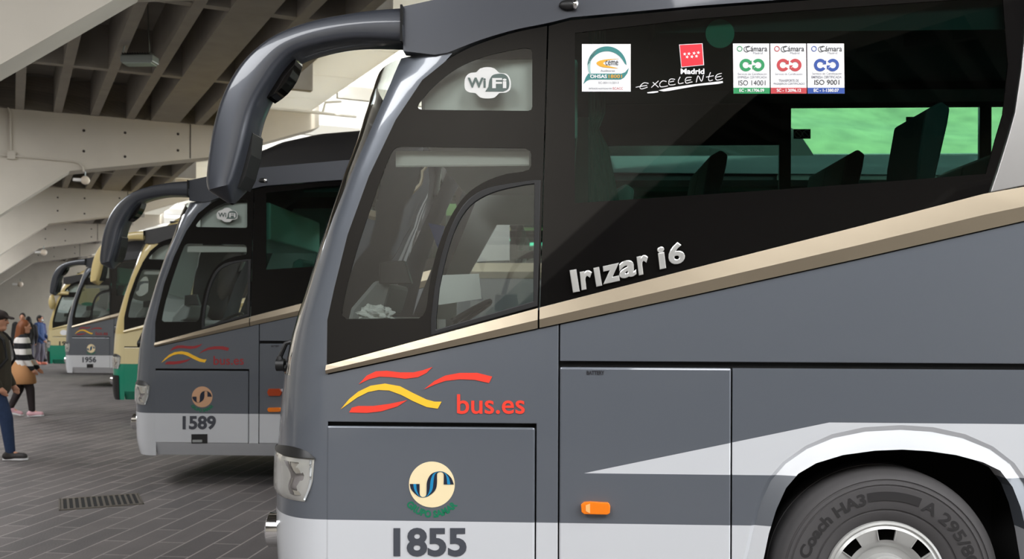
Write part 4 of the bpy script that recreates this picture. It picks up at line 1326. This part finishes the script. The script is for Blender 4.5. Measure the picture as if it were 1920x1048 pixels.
def person(loc, heading, label, H=1.75, stride=0.0, arms=((0.04, 0.1), (0.0, 0.06)), skin=None, top=None, legs_m=None, shoe=None, hair=None, hair_long=False, cap=None, skirt=None, bag=None, mask=False, bulk=1.0, sole=None, back=0.0, group=None):
    e = empty('person', loc, heading)
    tag(e, label, 'person', group)
    k = H / 1.75
    S = lambda *p: Vector(p) * k
    vox = 0.012
    hips, kn, an, toe = [], [], [], []
    for sd in (1, -1):
        f = stride * (1 if sd > 0 else -1)
        hips.append(S(0, 0.09 * sd, 0.90))
        kn.append(S(f * 0.55 + 0.04, 0.095 * sd, 0.50))
        up = 0.06 if f < 0 else 0.0
        an.append(S(f - (0.04 if f < 0 else 0), 0.095 * sd, 0.085 + up))
        toe.append(S(f + 0.15 - (0.02 if f < 0 else 0), 0.11 * sd, 0.035))
    sh, el, wr = [], [], []
    for sd, (ex, wx) in zip((1, -1), arms):
        sh.append(S(0, 0.19 * sd, 1.42))
        el.append(S(ex - 0.03, 0.245 * sd, 1.13))
        wr.append(S(wx + 0.06, 0.225 * sd, 0.88))
    hc = S(0.03, 0, 1.635)
    body = MB()
    capsule(body, S(0, 0, 0.93), 0.13 * k, S(0, 0, 1.15), 0.115 * k, 1.25)
    capsule(body, S(0, 0, 1.15), 0.115 * k, S(0, 0, 1.36), 0.115 * k, 1.45)
    capsule(body, S(0, 0, 1.40), 0.06 * k, S(0.015, 0, 1.56), 0.052 * k)
    for i in (0, 1):
        capsule(body, hips[i], 0.085 * k, kn[i], 0.058 * k)
        capsule(body, kn[i], 0.058 * k, an[i], 0.040 * k)
        capsule(body, an[i], 0.042 * k, toe[i], 0.036 * k)
        capsule(body, sh[i], 0.055 * k, el[i], 0.042 * k)
        capsule(body, el[i], 0.042 * k, wr[i], 0.030 * k)
        d = (wr[i] - el[i]).normalized()
        sd = 1 if i == 0 else -1
        palm = wr[i] + d * 0.06 * k
        capsule(body, wr[i], 0.028 * k, palm, 0.034 * k)
        for j in range(4):
            off = Vector((0.032 - 0.021 * j, 0, 0)) * k
            ln = (0.062, 0.072, 0.068, 0.052)[j] * k
            m1 = palm + off + d * ln * 0.6 + Vector((0.004, -0.008 * sd, 0))
            capsule(body, palm + off, 0.011 * k, m1, 0.0105 * k, seg=8)
            capsule(body, m1, 0.0105 * k, m1 + d * ln * 0.5 + Vector((0, -0.02 * sd, 0)) * k, 0.009 * k, seg=8)
        th = wr[i] + d * 0.03 * k + Vector((0.03, 0, 0)) * k
        capsule(body, th, 0.012 * k, th + (d * 0.045 + Vector((0.02, -0.01 * sd, 0))) * k, 0.011 * k, seg=8)
    # head with face
    body.ball(hc + S(0, 0, 0.01), (0.098 * k, 0.076 * k, 0.115 * k), 18)
    capsule(body, hc + S(0.02, 0, -0.08), 0.055 * k, hc + S(0.055, 0, -0.085), 0.038 * k)          # jaw
    capsule(body, hc + S(0.088, 0, 0.015), 0.012 * k, hc + S(0.108, 0, -0.025), 0.016 * k, seg=8)     # nose
    capsule(body, hc + S(0.075, -0.03, 0.028), 0.022 * k, hc + S(0.075, 0.03, 0.028), 0.022 * k, seg=8)  # brow
    for sd in (1, -1):
        body.ball(hc + S(-0.005, 0.078 * sd, -0.005), (0.02 * k, 0.012 * k, 0.032 * k), 10)
    bo = fuse(body, 'body', skin, e, vox, 2)
    for sd in (1, -1):
        MB().ball(hc + S(0.092, 0.032 * sd, 0.008), 0.009 * k, 10).build('eye', M_INK, e, smooth='all')
    MB().ball(hc + S(0.093, 0, -0.058), (0.006 * k, 0.022 * k, 0.006 * k), 10).build('mouth', mat('lips', lin(150, 85, 78), 0.5), e, smooth='all')
    # clothes
    jk = MB()
    bb = bulk
    capsule(jk, S(0, 0, 0.88), 0.155 * k * bb, S(0, 0, 1.15), 0.145 * k * bb, 1.25)
    capsule(jk, S(0, 0, 1.15), 0.145 * k * bb, S(-0.01, 0, 1.36), 0.135 * k * bb, 1.5)
    capsule(jk, S(0, 0, 1.40), 0.085 * k, S(0.005, 0, 1.49), 0.072 * k)
    for i in (0, 1):
        capsule(jk, sh[i], 0.082 * k * bb, el[i], 0.064 * k * bb)
        capsule(jk, el[i], 0.064 * k * bb, wr[i], 0.048 * k)
    fuse(jk, 'jacket', top, e, 0.014, 4)
    tr = MB()
    capsule(tr, S(0, 0, 0.95), 0.135 * k, S(0, 0, 0.88), 0.135 * k, 1.3)
    for i in (0, 1):
        capsule(tr, hips[i], 0.105 * k, kn[i], 0.078 * k)
        capsule(tr, kn[i], 0.078 * k, an[i] + S(0, 0, 0.02), 0.056 * k)
    fuse(tr, 'trousers', legs_m, e, 0.014, 4)
    for i in (0, 1):
        s_ = MB()
        capsule(s_, an[i] + S(-0.04, 0, -0.03), 0.052 * k, toe[i] + S(0, 0, 0.012), 0.045 * k)
        capsule(s_, an[i] + S(-0.01, 0, 0.0), 0.054 * k, an[i] + S(0.03, 0, -0.02), 0.05 * k)
        so = fuse(s_, 'shoe', shoe, e, 0.010, 3)
        if sole:
            a0, t0 = an[i] + S(-0.05, 0, -0.075), toe[i] + S(0.02, 0, -0.026)
            z_ = MB()
            rows = []
            for h in (0.0, 0.022):
                rows.append([Vector((p.x, p.y, max(p.z, 0.001) + h)) for p in (a0 + S(-0.03, 0.03, 0), a0 + S(-0.03, -0.03, 0), a0 + S(0.05, -0.04, 0), t0 + S(-0.02, -0.05, 0), t0 + S(0.03, -0.02, 0), t0 + S(0.03, 0.02, 0), t0 + S(-0.02, 0.05, 0), a0 + S(0.05, 0.04, 0))])
            z_.grid(rows, 0, True); z_.f += [tuple(reversed(range(8))), tuple(range(8, 16))]; z_.mi += [0, 0]
            z_.build('sole', sole, so, fix=True)
    if skirt:
        sk = MB()
        rows = []
        for z, r in ((1.02, 0.16), (0.85, 0.20), (0.62, 0.235), (0.60, 0.22)):
            rows.append([S(r * cos(2 * pi * q / 24), 1.1 * r * sin(2 * pi * q / 24), z) for q in range(24)])
        sk.grid(rows, 0, True).build('skirt', skirt, e, smooth='all')
    if hair:
        h_ = MB()
        h_.ball(hc + S(-0.015, 0, 0.035), (0.104 * k, 0.087 * k, 0.103 * k), 18)
        if hair_long:
            capsule(h_, hc + S(-0.05, 0, 0.0), 0.088 * k, hc + S(-0.085, 0, -0.22), 0.085 * k, 1.2)
        else:
            capsule(h_, hc + S(-0.045, 0, 0.0), 0.078 * k, hc + S(-0.045, 0, -0.05), 0.066 * k)
        fuse(h_, 'hair', hair, e, 0.012, 2)
    if cap:
        c_ = MB()
        c_.ball(hc + S(-0.005, 0, 0.055), (0.115 * k, 0.096 * k, 0.078 * k), 18)
        capsule(c_, hc + S(0.08, -0.04, 0.045), 0.016 * k, hc + S(0.16, -0.03, 0.025), 0.012 * k)
        capsule(c_, hc + S(0.08, 0.04, 0.045), 0.016 * k, hc + S(0.16, 0.03, 0.025), 0.012 * k)
        capsule(c_, hc + S(0.08, 0, 0.05), 0.018 * k, hc + S(0.17, 0, 0.028), 0.014 * k)
        fuse(c_, 'cap', cap, e, 0.010, 2)
    if mask:
        m_ = MB()
        m_.ball(hc + S(0.075, 0, -0.045), (0.04 * k, 0.055 * k, 0.05 * k), 14)
        m_.build('face_mask', M_PAPER, e, smooth='all')
    return e

SK = mat('skin', lin(205, 150, 122), 0.55)
stripe = bpy.data.materials.new('striped_knit'); stripe.use_nodes = True
nt = stripe.node_tree
tc = nt.nodes.new('ShaderNodeTexCoord'); sp = nt.nodes.new('ShaderNodeSeparateXYZ')
m1 = nt.nodes.new('ShaderNodeMath'); m1.operation = 'MULTIPLY'; m1.inputs[1].default_value = 5.2
m2 = nt.nodes.new('ShaderNodeMath'); m2.operation = 'FRACT'
m3 = nt.nodes.new('ShaderNodeMath'); m3.operation = 'GREATER_THAN'; m3.inputs[1].default_value = 0.5
mx = nt.nodes.new('ShaderNodeMix'); mx.data_type = 'RGBA'
mx.inputs['A'].default_value = lin(24, 24, 28); mx.inputs['B'].default_value = lin(222, 218, 214)
nt.links.new(tc.outputs['Object'], sp.inputs[0]); nt.links.new(sp.outputs['Z'], m1.inputs[0]); nt.links.new(m1.outputs[0], m2.inputs[0])
nt.links.new(m2.outputs[0], m3.inputs[0]); nt.links.new(m3.outputs[0], mx.inputs['Factor']); nt.links.new(mx.outputs['Result'], nt.nodes['Principled BSDF'].inputs['Base Color'])
nt.nodes['Principled BSDF'].inputs['Roughness'].default_value = 0.9

g = on_ground(-9, 862)
pm = person((g.x, g.y, 0), radians(8), 'person in dark flat cap, olive jacket and blue jeans walking with a backpack', 1.76, -0.20, ((0.0, 0.05), (0.0, 0.05)), SK,
       mat('olive_jacket', lin(58, 52, 40), 0.85, noise=0.2, nscale=12), mat('blue_jeans', lin(34, 52, 84), 0.85, noise=0.2, nscale=25), mat('dark_trainer', lin(40, 36, 36), 0.6), mat('dark_hair', lin(40, 30, 26), 0.7), False, mat('dark_cap', lin(42, 32, 30), 0.8), bulk=1.12, sole=M_WHITE)
bp_ = MB()
bp_.ball((-0.255, 0, 1.18), (0.12, 0.17, 0.26), 18)
bpo = bp_.build('backpack', mat('backpack_black', lin(24, 24, 26), 0.7), None, smooth='all')
bpo.location = pm.location; bpo.rotation_euler = pm.rotation_euler
st_ = MB()
for sd in (1, -1):
    st_.tube([(-0.12, 0.10 * sd, 1.46), (0.02, 0.12 * sd, 1.53), (0.13, 0.13 * sd, 1.42), (0.175, 0.14 * sd, 1.2), (0.05, 0.2 * sd, 1.02), (-0.12, 0.15 * sd, 0.95)], 0.018, 6)
st_.build('shoulder_strap', MATS['backpack_black'], bpo)
tag(bpo, 'black backpack worn by the person in the flat cap', 'backpack')

g = on_ground(42, 781)
person((g.x, g.y, 0), radians(25), 'person with auburn hair, black and white striped sweater, tan skirt and leggings', 1.63, -0.16, ((0.10, 0.18), (0.04, 0.10)), SK, stripe,
       mat('dark_leggings', lin(34, 24, 26), 0.8), mat('white_pink_trainer', lin(214, 168, 176), 0.6), mat('auburn_hair', lin(120, 66, 30), 0.6), True, None, mat('tan_skirt', lin(186, 136, 92), 0.9), bulk=1.05, sole=M_WHITE)
JEAN2 = mat('grey_jeans', lin(92, 88, 100), 0.85)
g = on_ground(73, 684)
person((g.x, g.y, 0), radians(0), 'person in blue jacket, white face mask and coral shoes waiting by the last coach', 1.74, 0.05, ((0.06, 0.2), (0.05, 0.2)), SK, mat('blue_jacket', lin(36, 62, 108), 0.8), JEAN2,
       mat('coral_shoe', lin(232, 140, 120), 0.6), mat('black_hair', lin(28, 24, 24), 0.7), mask=True, bulk=1.1)
g = on_ground(68, 683)
person((g.x - 0.2, g.y + 0.8, 0), radians(180), 'person in navy coat half hidden behind the person in blue jacket', 1.72, 0.06, ((0.0, 0.0), (0.0, 0.0)), SK, mat('navy_coat', lin(44, 46, 92), 0.85), JEAN2, MATS['dark_trainer'], MATS['black_hair'])
g = on_ground(42, 700)
person((g.x, g.y, 0), radians(-75), 'person in black coat facing this way behind the striped sweater', 1.80, 0.04, ((0.02, 0.02), (0.02, 0.02)), SK, mat('black_coat', lin(34, 34, 34), 0.85), MATS['grey_jeans'], MATS['dark_trainer'], MATS['dark_hair'], bulk=1.1)
g = on_ground(53, 692)
person((g.x, g.y, 0), radians(120), 'person with long black hair and charcoal coat seen from the back', 1.70, 0.05, ((0.02, 0.04), (0.02, 0.04)), SK, mat('charcoal_coat', lin(42, 40, 44), 0.85), MATS['grey_jeans'], MATS['dark_trainer'], MATS['black_hair'], True)
